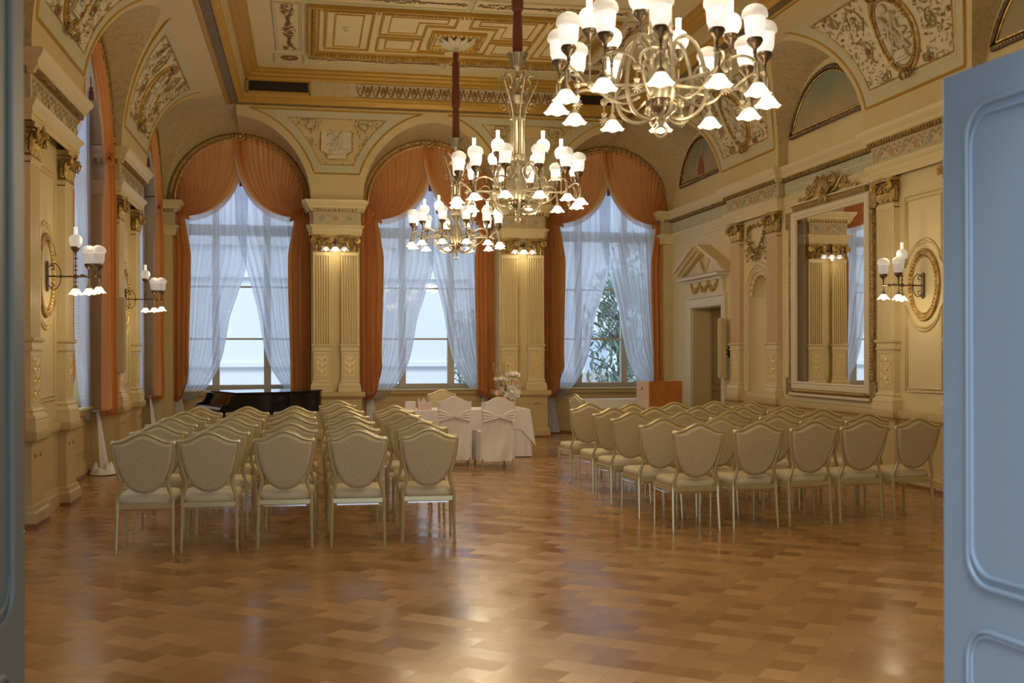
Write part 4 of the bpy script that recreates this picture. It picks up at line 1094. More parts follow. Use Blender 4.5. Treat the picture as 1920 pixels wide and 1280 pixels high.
def door_right():
    c = (DY0 + DY1) / 2; loc, rz = place('R', c, 0, 0); r = empty('door_1', loc, rz, kind='structure'); h = (DY1 - DY0) / 2
    b = MB()
    b.mould([(h, 0), (h, DZ), (-h, DZ), (-h, 0)], [(0, .0), (0, .045), (.03, .05), (.06, .035), (.15, .035), (.17, .06), (.20, .06), (.20, 0)])
    b.v = [(p[0], -p[2], p[1]) for p in b.v]; b.build('door_casing', WHITEP, r, smooth=30)
    b = MB(); b.box(-h - .13, -.06, DZ + .20, h + .13, 0, DZ + .50)
    b.build('overdoor_frieze', CREAM2, r, smooth=0, bev=.006)
    g = MB()
    for i in range(3): garland(g, -.66 + i * .44, DZ + .42, -.66 + (i + 1) * .44, DZ + .42, .13, .030, -.07, i, .011)
    for i in range(4): g.ball((-.66 + i * .44, -.08, DZ + .44), .024, 6, 4)
    g.build('small_garlands', GOLD2, r, smooth=60)
    z0 = DZ + .50
    b = MB(); w = h + .30
    b.mould([(-h - .12, 0), (-h - .12, -.06), (h + .12, -.06), (h + .12, 0)], [(0, z0 - .06), (.03, z0 - .05), (.05, z0 - .01), (.16, z0), (.17, z0 + .045), (.2, z0 + .06), (0, z0 + .06)])
    b.build('pediment_cornice', WHITEP, r, smooth=25)
    # broken pediment: two sloping cornices with a gap at the top
    p = MB(); zp = z0 + .06
    for s in (-1, 1):
        x0, x1 = s * (w + .05), s * .09; zt = zp + .40
        dx, dz = x1 - x0, zt - zp; L_ = math.hypot(dx, dz); ux, uz = dx / L_, dz / L_; nx, nz = -uz * s, ux * s
        if nz < 0: nx, nz = -nx, -nz
        def q(t, k): return (x0 + ux * t + nx * k, zp + uz * t + nz * k)
        for k0, k1, d in ((0, .05, .13), (.05, .10, .20), (.10, .15, .26)):
            p.prism([q(0, k0), q(L_, k0), q(L_, k1), q(0, k1)][::s], -d, 0)
    p.build('sloping_cornice', CREAM2, r, smooth=0)
    t = MB(); t.prism([(-w, zp), (w, zp), (.30, zp + .30), (.14, zp + .10), (0, zp + .03), (-.14, zp + .10), (-.30, zp + .30)], -.05, 0); t.build('tympanum', CREAM2, r, smooth=0)
    m_ = MB(); m_.tube([(-.24, -.058, zp + .28), (-.14, -.058, zp + .13), (0, -.058, zp + .05), (.14, -.058, zp + .13), (.24, -.058, zp + .28)], .014, 5); m_.build('curved_bead', CREAM, r)
    j = MB(); j.box(-h, -.0, 0, -h + .02, .42, DZ); j.box(h - .02, 0, 0, h, .42, DZ); j.box(-h, 0, DZ - .02, h, .42, DZ); j.build('door_lining', CREAM, r, smooth=0)
    d = MB(); d.box(-h + .02, .34, .01, h - .02, .39, DZ - .02); d.build('door_leaf', DOORT, r, smooth=0)
    e = MB()
    for x0, x1 in ((-h + .14, -.05), (.05, h - .14)):
        for a, b_ in ((.12, .9), (1.0, DZ - .14)):
            e.tube([(x0, .335, a), (x1, .335, a), (x1, .335, b_ - .06), (x1 - .06, .335, b_), (x0 + .06, .335, b_), (x0, .335, b_ - .06)], .014, 5, closed=True)
    e.build('door_panel_moulding', DOORT, r)
    MB().tube([(.0, .33, 1.02), (.0, .29, 1.02), (.10, .285, 1.02)], .012, 6).build('door_handle', BRASS, r)
door_right()
wr2 = MB(); wr2.box(-DY1, .40, 0, -DY0, .45, DZ + .1); o = structure('wall_right_door_backing', wr2, DOORT, smooth=0); o.location, rz = place('R', 0); o.rotation_euler = (0, 0, rz)

def column_speaker(side, a, d, z0, label, arm):
    loc, rz = place(side, a, d, z0); r = empty('column_speaker', loc, rz, label, 'loudspeaker')
    h = 1.02; b = MB(); b.prism([(-.055, 0), (.055, 0), (.055, h), (-.055, h)], -.06, .06); b.build('speaker_case', SPEAK, r, smooth=0, bev=.015)
    g = MB(); g.box(-.045, -.066, .03, .045, -.06, h - .03); g.build('speaker_grille', mat_grille, r, smooth=0)
    g = MB(); g.box(-.02, .05, .46, .02, arm, .49); g.box(-.02, .05, .40, .02, arm, .43); g.box(-.03, arm - .012, .35, .03, arm, .54); g.build('wall_bracket', BLACKM, r, smooth=0)
    return r
mat_grille = mat('beige_speaker_cloth', (.58, .49, .27), .8, bump=(300, .4, .002))
column_speaker('R', 17.44, .13, 1.15, 'beige column loudspeaker on a bracket beside the pedimented door', .13)
column_speaker('L', 15.27, .11, 1.33, 'beige column loudspeaker on the left wall by the orange curtain', .11)
sw = empty('light_switch', place('R', 19.50, .004, 1.62)[0], -PI / 2, 'white double light switch plate beside the pedimented door', 'light switch')
MB().box(-.06, -.012, -.15, .06, 0, .15).build('switch_plate', PAPER, sw, smooth=0, bev=.004)
for z in (-.06, .06): MB().box(-.028, -.022, z - .035, .028, -.012, z + .035).build('rocker', PAPER, sw, smooth=0, bev=.003)
# ------------------------------------------------------------ curtains
def poly_at(pts, t):
    """smooth curve through points, t in 0..1"""
    n = len(pts) - 1; x = min(max(t, 0), .99999) * n; i = int(x); f = x - i
    p0, p1, p2, p3 = pts[max(i - 1, 0)], pts[i], pts[i + 1], pts[min(i + 2, n)]
    return tuple(.5 * (2 * b + (c - a) * f + (2 * a - 5 * b + 4 * c - d) * f * f + (3 * b - a - 3 * c + d) * f ** 3) for a, b, c, d in zip(p0, p1, p2, p3))
TIEX, TIEZ = .93, 4.13
def make_velvet(s, rec=0):
    """s = -1 left hand curtain, +1 right hand; swag gathered to a tie, then a straight fall"""
    r = empty('velvet_curtain', (0, 0, 0)); yo = (.04 if s < 0 else -.04) + rec; rnd = random.Random(3 if s < 0 else 8); ph = rnd.uniform(0, 6)
    def swag(u, v):
        al = lerp(PI / 2 - .10, PI - .02, u) if s < 0 else lerp(PI / 2 + .10, .02, u)
        R_ = 1.26; tx, tz = R_ * math.cos(al), ZA + R_ * math.sin(al) + .02
        cx = lerp(-s * .05, s * 1.08, u ** .75) ; cz = lerp(4.20, 4.30, u)
        w = .34 * u ** 1.3
        ex, ez = s * (TIEX + w), TIEZ + .02 * u
        x, _, z = bez((tx, 0, tz), (cx, 0, cz), (ex, 0, ez), v)
        amp = .034 * (1 - v ** 3 * .8); k = 19
        y = yo + amp * math.sin(2 * PI * k * u + ph + 1.2 * math.sin(2.2 * v + 5 * u)) + .016 * math.sin(2 * PI * 7.3 * u + 2 * v) - .10 * math.sin(PI * v) * (1 - .6 * u)
        if u < .03: y = yo - .10 * math.sin(PI * v)
        return (x, y, z)
    b = MB(); b.grid(swag, 190, 26); o = b.build('swag', VELVET, r, smooth=80)
    # fringe along the free edge
    f = MB(); n = 80
    for i in range(n):
        v = .13 + .87 * (i + .5) / n; x, y, z = swag(0, v); f.add([(x - .006, y - .004, z + .01), (x + .006, y - .004, z + .01), (x + .005, y - .008, z - .10), (x - .005, y - .008, z - .10)], [(0, 1, 2, 3)])
    f.build('swag_fringe', FRINGE, r, smooth=0)
    def hem(u): return .80 + .03 * math.sin(11 * u) + (.62 if s < 0 else .10) * max(0, (u - .62) / .38) ** 1.6
    def fall(u, v):
        # u 0 outer edge .. 1 inner edge
        top = 4.42 - .26 * u; z = lerp(top, hem(u), v)
        wv = .42 * (.70 + .30 * min(1, abs(z - TIEZ) / .7)) if z < TIEZ else .42
        wv *= 1 + .06 * math.sin(v * 5)
        x0 = 1.31; x = s * (x0 - wv * u - (.42 - wv) * .2)
        amp = .058 * (.45 + .55 * min(1, abs(z - TIEZ) / .6)); k = 4.6
        y = -.10 + rec * 1.5 + amp * math.sin(2 * PI * k * u + ph + .5 * math.sin(3 * v)) + .022 * math.sin(2 * PI * 2.3 * u + 2.2 * v) + .010 * math.sin(2 * PI * 11 * u + 3 * v)
        return (x, y, z)
    b = MB(); b.grid(fall, 80, 40); b.build('fall', VELVET, r, smooth=80)
    f = MB(); n = 60
    for i in range(n):
        u = (i + .5) / n; x, y, z = fall(u, 1); f.add([(x - .007, y, z + .02), (x + .007, y, z + .02), (x + .004, y, z - .07), (x - .004, y, z - .07)], [(0, 1, 2, 3)])
    f.build('hem_fringe', DFRINGE, r, smooth=0)
    t = MB(); t.tube([(s * (TIEX - .02), rec - .08, TIEZ - .05), (s * (TIEX + .03), rec - .11, TIEZ - .03), (s * (TIEX + .11), rec - .11, TIEZ - .01), (s * (TIEX + .18), rec - .06, TIEZ + .0)], [.035, .045, .04, .03], 8, flat=.6)
    for k in range(4): t.tube([(s * (TIEX - .01 + .03 * k), rec - .11, TIEZ - .09 + .01 * k), (s * (TIEX + .02 + .03 * k), rec - .14, TIEZ - .02), (s * (TIEX + .04 + .03 * k), rec - .10, TIEZ + .05)], .012, 5)
    t.build('tieback_knot', VELVET, r, smooth=80)
    if s > 0:
        q = MB(); q.lathe([(0, .0), (.022, -.02), (.016, -.05), (.026, -.06), (.034, -.17), (.0, -.17)][::-1], 10, (.02, rec - .05, 4.86)); q.tube([(.02, rec - .05, 4.86), (.03, rec - .04, 4.98)], .006, 5)
        q.build('tassel', TASSEL, r)
    return r
INL = [(.16, 5.40), (.13, 4.40), (.11, 3.60), (.09, 3.17), (-.05, 2.72), (-.20, 2.26), (-.27, 1.86), (-.38, 1.42), (-.58, 1.06), (-.86, .76), (-1.12, .76)]
INR = [(-.16, 5.40), (-.12, 4.60), (-.06, 3.80), (.10, 3.17), (.20, 2.82), (.31, 2.36), (.40, 1.83), (.53, 1.38), (.78, .98), (.98, .77), (1.14, .76)]
def make_sheer(s, tail='short'):
    r = empty('voile_curtain', (0, 0, 0)); IN = INL if s < 0 else INR; ph = 1.3 if s < 0 else 4.1; yo = (.17 if s < 0 else .22) + (.04 if tail == 'pool' else 0)
    def sheet(u, v):
        ix, iz = poly_at(IN, v); g = min(1, max(0, (v - .55) / .45)) ** 1.5
        oz = lerp(lerp(5.40, .86, v), .84, g ** 3); oz = min(oz, ZA + math.sqrt(max(0, 1.2 - min(1.05, abs(ix)) ** 2)) ) if v < .05 else oz
        ox = s * lerp(1.19, 1.19, g)
        z = lerp(iz, oz, u); x = lerp(ix, ox, u)
        z -= .20 * math.sin(PI * min(1, u + .1)) * g * (1 - g) * 2.6
        if v < .2:                               # keep the top inside the arch
            zt = ZA + math.sqrt(max(.02, 1.36 - x * x)) - .02; z = min(z, lerp(zt, z, v / .2))
        amp = .030 * (1 - .5 * g)
        y = yo + amp * math.sin(2 * PI * 9 * u ** .9 + ph + 1.0 * math.sin(3 * v)) + .012 * math.sin(2 * PI * 23 * u + 5 * v + ph)
        return (x, y, z)
    b = MB(); b.grid(lambda u, v: sheet(.09 + .91 * u, v), 130, 44); b.build('voile_sheet', SHEER, r, smooth=80)
    b = MB(); b.grid(lambda u, v: sheet(.09 * u, v), 8, 60); b.build('lace_border', SHEERB, r, smooth=80)
    def tl(u, v):
        w = lerp(.035, .15 if tail == 'short' else (.10 if s > 0 else .06), v ** .8); x = s * 1.12 + (2 * u - 1) * w + s * .0 - s * .03 * v; z = lerp(.84, .02, v)
        return (x, .14 - .10 * v + .03 * math.sin(2 * PI * 5 * u + 2 * v) * (.4 + v), z)
    b = MB(); b.grid(tl, 50, 14)
    if tail == 'pool' and s > 0:
        def pool(u, v): a = 2 * PI * u; rr = .05 + .17 * v; return (s * 1.08 + rr * math.cos(a) * 1.1, .06 + rr * math.sin(a) * .8, .012 + (.10 + .025 * math.sin(7 * a)) * math.sin(PI * min(1, (1 - v) * .9)) * (1 + .3 * math.sin(3 * a + 5 * v)))
        b.grid(pool, 60, 8)
    b.build('gathered_tail', SHEER2, r, smooth=80)
    t = MB(); t.tube([(s * 1.12 + .05 * math.cos(2 * PI * i / 14), .16 + .05 * math.sin(2 * PI * i / 14), .835) for i in range(14)], .014, 5, closed=True); t.build('tieback_cord', FRINGE, r)
    return r
SHEER2 = mat('gathered_white_voile', (.80, .80, .82), .8)
vp = {(-1, 'B'): make_velvet(-1), (1, 'B'): make_velvet(1), (-1, 'L'): make_velvet(-1, .12), (1, 'L'): make_velvet(1, .06)}; sp = {(-1, 'B'): make_sheer(-1), (1, 'B'): make_sheer(1), (-1, 'L'): make_sheer(-1, 'pool'), (1, 'L'): make_sheer(1, 'pool')}
used = set()
for side, cs_, nm in (('B', BW, ['left', 'middle', 'right']), ('L', BAYS, ['nearest', 'middle', 'farthest'])):
    for k, c in enumerate(cs_):
        loc, rz = place(side, c); wn = 'back wall' if side == 'B' else 'left wall'
        for s in (-1, 1):
            hn = {('B', -1): 'left', ('B', 1): 'right', ('L', -1): 'near', ('L', 1): 'far'}[(side, s)]
            src = vp[(s, side)]; o = src if ('v', s, side) not in used else dup(src); used.add(('v', s, side))
            o.location = loc; o.rotation_euler = (0, 0, rz)
            tag(o, 'burnt orange swag curtain, %s half of the %s %s window' % (hn, nm[k], wn), 'curtain', 'orange swag curtains')
            src = sp[(s, side)]; o = src if ('s', s, side) not in used else dup(src); used.add(('s', s, side))
            o.location = loc; o.rotation_euler = (0, 0, rz)
            tag(o, 'sheer white voile tied to the %s side of the %s %s window' % (hn, nm[k], wn), 'sheer curtain', 'white voile curtains')

# ------------------------------------------------------------ lamps
POINTS = [0]
def bulb_light(name, parent, loc, power, rad=.03):
    l = bpy.data.lights.get(name) or bpy.data.lights.new(name, 'POINT'); l.energy = power; l.color = WARM; l.shadow_soft_size = rad
    o = bpy.data.objects.new(name, l); COL.objects.link(o); o.parent = parent; o.location = loc; return o
def me_from(mb, name, m, smooth=50):
    o = mb.build(name, m, None, smooth=smooth); me = o.data; bpy.data.objects.remove(o); return me
def put(name, me, parent, M):
    o = bpy.data.objects.new(name, me); COL.objects.link(o); o.parent = parent; o.matrix_local = M; return o
cup = MB(); cup.lathe([(.026, .0), (.050, .012), (.060, .04), (.064, .10), (.066, .128)], 18); CUP = me_from(cup, 'dome_shade', SHADE)
top = MB(); top.lathe([(.064, .122), (.079, .132), (.081, .150), (.073, .178), (.052, .199), (.024, .211), (.0, .213)], 18); CAP = me_from(top, 'etched_dome', SHADETOP)
gl = MB(); gl.lathe([(.024, 0), (.050, .014), (.068, .045), (.073, .075), (.066, .108), (.045, .132), (.024, .142)], 18); GLOBE = me_from(gl, 'round_globe', SHADE)
ch = MB(); ch.lathe([(.022, .138), (.020, .16), (.021, .225)], 12); CHIM = me_from(ch, 'glass_chimney', TULIP)
tu = MB(); tu.lathe([(.018, .0), (.036, -.010), (.050, -.030), (.056, -.048), (.068, -.064), (.082, -.072)], 30, wave=(3, .06, 6, .006)); TUL = me_from(tu, 'tulip_shade', TULIP)
bl = MB(); bl.ball((0, 0, -.062), .020, 8, 6, (1, 1, 1.2)); BULB = me_from(bl, 'bulb', mat('lit_bulb', (1, 1, 1), .5, emis=(1, .93, .82), estr=6))
hd = MB(); hd.lathe([(.010, -.075), (.014, -.06), (.040, -.035), (.052, -.010), (.046, .004), (.024, .006)], 12).lathe([(.006, -.13), (.011, -.12), (.006, -.10), (.012, -.085), (.010, -.07)], 8); HOLD = me_from(hd, 'shade_holder', DBRASS)
hl = MB(); hl.lathe([(.006, .12), (.008, .07), (.012, .06), (.008, .045), (.016, .030), (.030, .008), (.030, -.004)], 10); HOLDT = me_from(hl, 'tulip_holder', BRASS)
BUD = [0]
def recol(me, m): c = me.copy(); c.materials.clear(); c.materials.append(m); return c
CUPD, CAPD, GLOBED = recol(CUP, OFFGL), recol(CAP, SHADETOP), recol(GLOBE, OFFGL)
def dome_lamp(parent, M, dim=False):
    h = put('shade_holder', HOLD, parent, M); put('dome_shade', CUPD if dim else CUP, h, Matrix()); put('etched_dome', CAPD if dim else CAP, h, Matrix())
    if not dim: put('bulb', BULB, h, T(0, 0, .145))
    return h
def globe_lamp(parent, M, dim=False):
    h = put('shade_holder', HOLD, parent, M); put('round_globe', GLOBED if dim else GLOBE, h, Matrix()); put('glass_chimney', CHIM, h, Matrix()); return h
def tulip_lamp(parent, M):
    h = put('tulip_holder', HOLDT, parent, M); put('tulip_shade', TUL, h, Matrix()); put('bulb', BULB, h, Matrix()); return h
ZR = 3.20                                       # height of the chandelier's arm ring in the frame below
KS = 1.0436
def chandelier():
    """origin on the ceiling; z measured downward from there"""
    r = empty('chandelier', (0, 0, 0)); r.scale = (KS, KS, KS); Z = lambda z: (-.10 * min(1, max(0, (z - 3.75) / .5)) + 1.658 + 1.0436 * (z - 1.6) - CEILZ) / KS
    def P(Rr, a, z): return (Rr * math.sin(a), -Rr * math.cos(a), Z(z))
    # ceiling sleeve
    sl = MB(); zt, zb = (CEILZ - .10 - 1.658) / 1.0436 + 1.6, 4.78; n = 20
    def rad(t): return .040 + .012 * math.sin(t * PI) ** 2 + .012 * abs(math.sin(t * 9)) - (.018 if abs(t - .08) < .03 or abs(t - .62) < .02 else 0)
    sl.grid(lambda u, v: ((rad(v) + .004 * math.sin(2 * PI * 7 * u)) * math.cos(2 * PI * u), (rad(v) + .004 * math.sin(2 * PI * 7 * u)) * math.sin(2 * PI * u), Z(lerp(zt, zb, v))), 28, 60)
    sl.build('velvet_sleeve', SLEEVE, r, smooth=80)
    m = MB(); m.lathe([(.0, -.10), (.075, -.10), (.07, -.06), (.03, -.02), (.03, 0)], 14); m.build('ceiling_cap', DBRASS, r)
    # crown and stem
    b = MB()
    b.lathe([(.004, Z(4.50)), (.018, Z(4.50)), (.020, Z(4.56)), (.036, Z(4.585)), (.020, Z(4.61)), (.016, Z(4.66)), (.040, Z(4.70)), (.060, Z(4.74)), (.085, Z(4.82)), (.102, Z(4.85)), (.07, Z(4.84)), (.0, Z(4.80))], 18)
    b.lathe([(.012, Z(3.35)), (.012, Z(4.52))], 8)
    b.lathe([(.030, Z(4.32)), (.048, Z(4.36)), (.060, Z(4.40)), (.030, Z(4.42)), (.015, Z(4.46))], 14)
    for k in range(14):
        a = 2 * PI * k / 14; b.tube([P(.05, a, 4.72), P(.085, a, 4.80), P(.112, a, 4.855), P(.118, a, 4.84)], .008, 4)
    b.build('crown_finial', BRASS, r)
    s = MB()
    for k in range(6):
        a = 2 * PI * (k + .5) / 6
        pts = [P(.065, a, 3.62), P(.068, a, 3.95), P(.075, a, 4.15), P(.115, a, 4.32), P(.185, a, 4.46), P(.215, a, 4.55), P(.185, a, 4.61), P(.12, a, 4.60), P(.085, a, 4.53), P(.10, a, 4.47), P(.125, a, 4.49)]
        pts = [poly_at(pts, t / 30) for t in range(31)]
        s.tube(pts, .0095, 5)
        s.tube([P(.16 + .03 * math.cos(t * .6), a + .03, 4.28 + .03 * math.sin(t * .6)) for t in range(9)], .005, 4)
        s.lathe([(.012, Z(3.58)), (.013, Z(4.12)), (.018, Z(4.13))], 6, P(.045, a + .5, CEILZ)[:2] + (0,))
    s.build('stem_scroll', BRASS, r)
    MB().lathe([(.05, Z(3.56)), (.085, Z(3.60)), (.078, Z(3.63)), (.085, Z(3.66)), (.05, Z(3.68))], 16).build('stem_collar', BRASS, r); MB().lathe([(.05, Z(4.10)), (.082, Z(4.12)), (.075, Z(4.15)), (.05, Z(4.16))], 16).build('stem_collar', BRASS, r)
    # central ball
    k = MB(); k.lathe([(.0, Z(3.10)), (.03, Z(3.11)), (.07, Z(3.16)), (.09, Z(3.22)), (.10, Z(3.30)), (.094, Z(3.37)), (.07, Z(3.43)), (.04, Z(3.46)), (.03, Z(3.50)), (.05, Z(3.56))], 18)
    k.build('central_ball', BRASS, r)
    k = MB(); k.lathe([(.03, Z(3.085)), (.06, Z(3.10)), (.085, Z(3.13)), (.092, Z(3.17)), (.07, Z(3.19))], 18)
    for q in range(18): k.ball(P(.088, 2 * PI * q / 18, 3.155), .016, 5, 4)
    k.build('ball_gallery', DBRASS, r)
    # lyre shaped lower scrolls
    for q in range(6):
        a = 2 * PI * (q + .25) / 6; l = MB()
        pts = [P(.03, a, 3.10), P(.075, a, 3.06), P(.16, a, 3.045), P(.25, a, 3.09), P(.30, a, 3.20), P(.29, a, 3.34), P(.24, a, 3.50), P(.17, a, 3.58), P(.10, a, 3.55), P(.085, a, 3.47), P(.12, a, 3.43), P(.15, a, 3.47)]
        l.tube([poly_at(pts, t / 44) for t in range(45)], [.013] * 36 + [.011] * 9, 6)
        pts = [P(.035, a, 3.08), P(.05, a, 3.14), P(.085, a, 3.15), P(.10, a, 3.11), P(.075, a, 3.09)]
        l.tube([poly_at(pts, t / 14) for t in range(15)], .008, 5)
        l.build('lower_scroll', BRASS, r)
    e = MB(); e.lathe([(.0, Z(3.01)), (.018, Z(3.015)), (.03, Z(3.04)), (.02, Z(3.06)), (.034, Z(3.08)), (.02, Z(3.11)), (.03, Z(3.14))], 12)
    e.tube([(.035 * math.cos(2 * PI * i / 14), 0, Z(2.975) + .035 * math.sin(2 * PI * i / 14)) for i in range(14)], .008, 5, closed=True); e.build('bottom_drop', BRASS, r)
    # arms
    for q in range(6):
        a = 2 * PI * q / 6 - PI / 12; A = MB()
        A.tube([P(.09, a, 3.28), P(.25, a, 3.27), P(.47, a, 3.27), P(.55, a, 3.27)], .012, 6)
        A.tube([poly_at([P(.14, a, 3.20), P(.24, a, 3.15), P(.36, a, 3.19), P(.42, a, 3.27), P(.36, a, 3.33), P(.30, a, 3.30), P(.32, a, 3.25)], t / 22) for t in range(23)], .008, 5)
        A.ball(P(.55, a, 3.27), .026, 8, 5); A.ball(P(.47, a, 3.27), .022, 8, 5)
        for sg in (-1, 1):
            b2 = a + sg * PI / 12
            A.tube([poly_at([P(.50, a, 3.27), P(.56, a + sg * .05, 3.33), P(.62, a + sg * .16, 3.35), P(.66, b2, 3.33)], t / 12) for t in range(13)], .009, 5)
            A.tube([P(.66, b2, 3.42), P(.66, b2, 3.24)], .007, 5); A.ball(P(.66, b2, 3.33), .018, 8, 5)
        A.tube([P(.47, a, 3.27), P(.47, a, 3.56)], .007, 5); A.ball(P(.47, a, 3.40), .014, 6, 4)
        arm = A.build('chandelier_arm', BRASS, r)
        globe_lamp(arm, T(*P(.47, a, 3.62)))
        for sg in (-1, 1):
            b2 = a + sg * PI / 12
            dome_lamp(arm, T(*P(.66, b2, 3.46))); tulip_lamp(arm, T(*P(.66 + .02, b2, 3.19)))
        # fan pendant
        f = MB(); f.lathe([(.0, -.03), (.012, -.03), (.02, -.01), (.006, .0), (.006, .05)], 8, P(.55, a, 3.20))
        for g in range(9):
            t = PI * 2 * g / 9; f.tube([P(.55, a, 3.14), (P(.55, a, 3.14)[0] + .032 * math.cos(t), P(.55, a, 3.14)[1], P(.55, a, 3.14)[2] + .032 * math.sin(t))], .004, 4)
        f.build('fan_pendant', BRASS, arm)
    # light of the lamps: one point per arm above and below
    for q in range(6):
        a = 2 * PI * q / 6 - PI / 12
        bulb_light('upper_bulb_light', r, P(.57, a, 3.86), UP_W, .10)
        bulb_light('lower_bulb_light', r, P(.66, a, 2.98), DN_W, .09)
    return r
UP_W, DN_W = 19, 33
ch0 = chandelier(); CHX = 2.31
for k, (cy, lab, rot) in enumerate(((CYS[0], 'nearest and largest looking brass chandelier with lit glass shades', 0), (CYS[1], 'middle of the three brass chandeliers, hanging in line down the room', math.radians(-11)), (CYS[2], 'farthest of the three brass chandeliers, in front of the middle window', math.radians(-6)))):
    o = ch0 if k == 0 else dup(ch0); o.location = ((2.36, 2.33, 2.30)[k], cy, CEILZ); o.rotation_euler = (0, 0, math.radians((-18.6, 38, 35)[k])); tag(o, lab, 'chandelier', 'brass chandeliers')
# wall lamps
def wall_lamp():
    r = empty('wall_lamp', (0, 0, 0)); b = MB()
    b.prism([(-.03, -.15), (0, -.17), (.03, -.15), (.03, .15), (0, .17), (-.03, .15)], -.035, -.01); b.build('back_plate', DBRASS, r, smooth=0)
    s = MB()
    for q in (-1, 1):
        pts = [(0, -.04, q * .10), (0, -.06, q * .125), (0, -.09, q * .11), (0, -.085, q * .075), (0, -.06, q * .08)]
        s.tube([poly_at(pts, t / 16) for t in range(17)], .006, 5)
        pts = [(0, -.05, q * .135), (0, -.11, q * .14), (0, -.155, q * .08), (0, -.165, 0)]
        s.tube([poly_at(pts, t / 16) for t in range(17)], .006, 5)
    s.build('bracket_scroll', DBRASS, r)
    a = MB(); a.tube([(0, -.03, 0), (0, -.60, 0)], .009, 6); a.ball((0, -.165, 0), .02, 8, 5); a.ball((0, -.32, 0), .028, 8, 5); a.ball((0, -.50, 0), .02, 8, 5)
    for sg in (-1, 1): a.tube([(0, -.36, 0), (sg * .06, -.40, .02), (sg * .12, -.44, 0)], .008, 6)
    a.tube([(0, -.32, -.10), (0, -.32, .26)], .007, 6); 
    for z in (-.06, .07, .12, .20): a.lathe([(.007, -.008), (.03, 0), (.007, .008)], 8, (0, -.32, z))
    for x, y in ((.12, -.44), (-.02, -.57)): a.tube([(x, y, -.10), (x, y, .08)], .006, 6); a.ball((x, y, 0), .018, 8, 5)
    a.build('lamp_arm', DBRASS, r)
    globe_lamp(r, T(0, -.32, .33), True); dome_lamp(r, T(.12, -.44, .15), True); dome_lamp(r, T(-.02, -.57, .14), True)
    for p in ((0, -.32, -.13), (.12, -.44, -.12), (-.02, -.57, -.11)): tulip_lamp(r, T(*p)); 
    bulb_light('wall_lamp_lower_light', r, (.02, -.46, -.27), 9, .05)
    bulb_light('wall_lamp_upper_light', r, (.02, -.50, .42), 5, .05)
    r.scale = (.9, .9, .9)
    return r
wl0 = wall_lamp()
for k, (side, c, lab) in enumerate((('R', 11.50, 'bronze wall lamp with glass shades on the right wall medallion'), ('L', 11.50, 'bronze wall lamp with glass shades on the nearer left pier'), ('L', 16.28, 'bronze wall lamp with glass shades on the farther left pier'))):
    o = wl0 if k == 0 else dup(wl0); loc, rz = place(side, c, .0, 2.37); o.location = loc; o.rotation_euler = (0, 0, rz); tag(o, lab, 'wall lamp', 'glass shaded wall lamps')
def pier_lamp():
    r = empty('bar_lamp', (0, 0, 0)); b = MB()
    b.tube([(0, 0, .03), (0, -.14, .05), (0, -.20, .02)], .008, 6); b.tube([(-.17, -.20, .0), (.17, -.20, .0)], .006, 6); b.lathe([(.0, -.01), (.03, -.01), (.02, .03), (.006, .09), (.0, .10)], 10, (0, -.20, 0)); b.ball((0, -.01, .03), .03, 8, 5)
    b.build('lamp_bar', DBRASS, r)
    for x in (-.165, 0, .165):
        h = tulip_lamp(r, T(x, -.20, -.055)); 
    bulb_light('bar_lamp_light', r, (0, -.21, -.15), 7, .02)
    return r
pl0 = pier_lamp()
for k, c in enumerate(BP):
    o = pl0 if k == 0 else dup(pl0); o.location = (c - .01, YF - .03, 3.565); tag(o, 'three light tulip bar lamp between the gilded capitals of the %s back pier' % ['left', 'right'][k], 'wall lamp', 'bar lamps on the back piers')
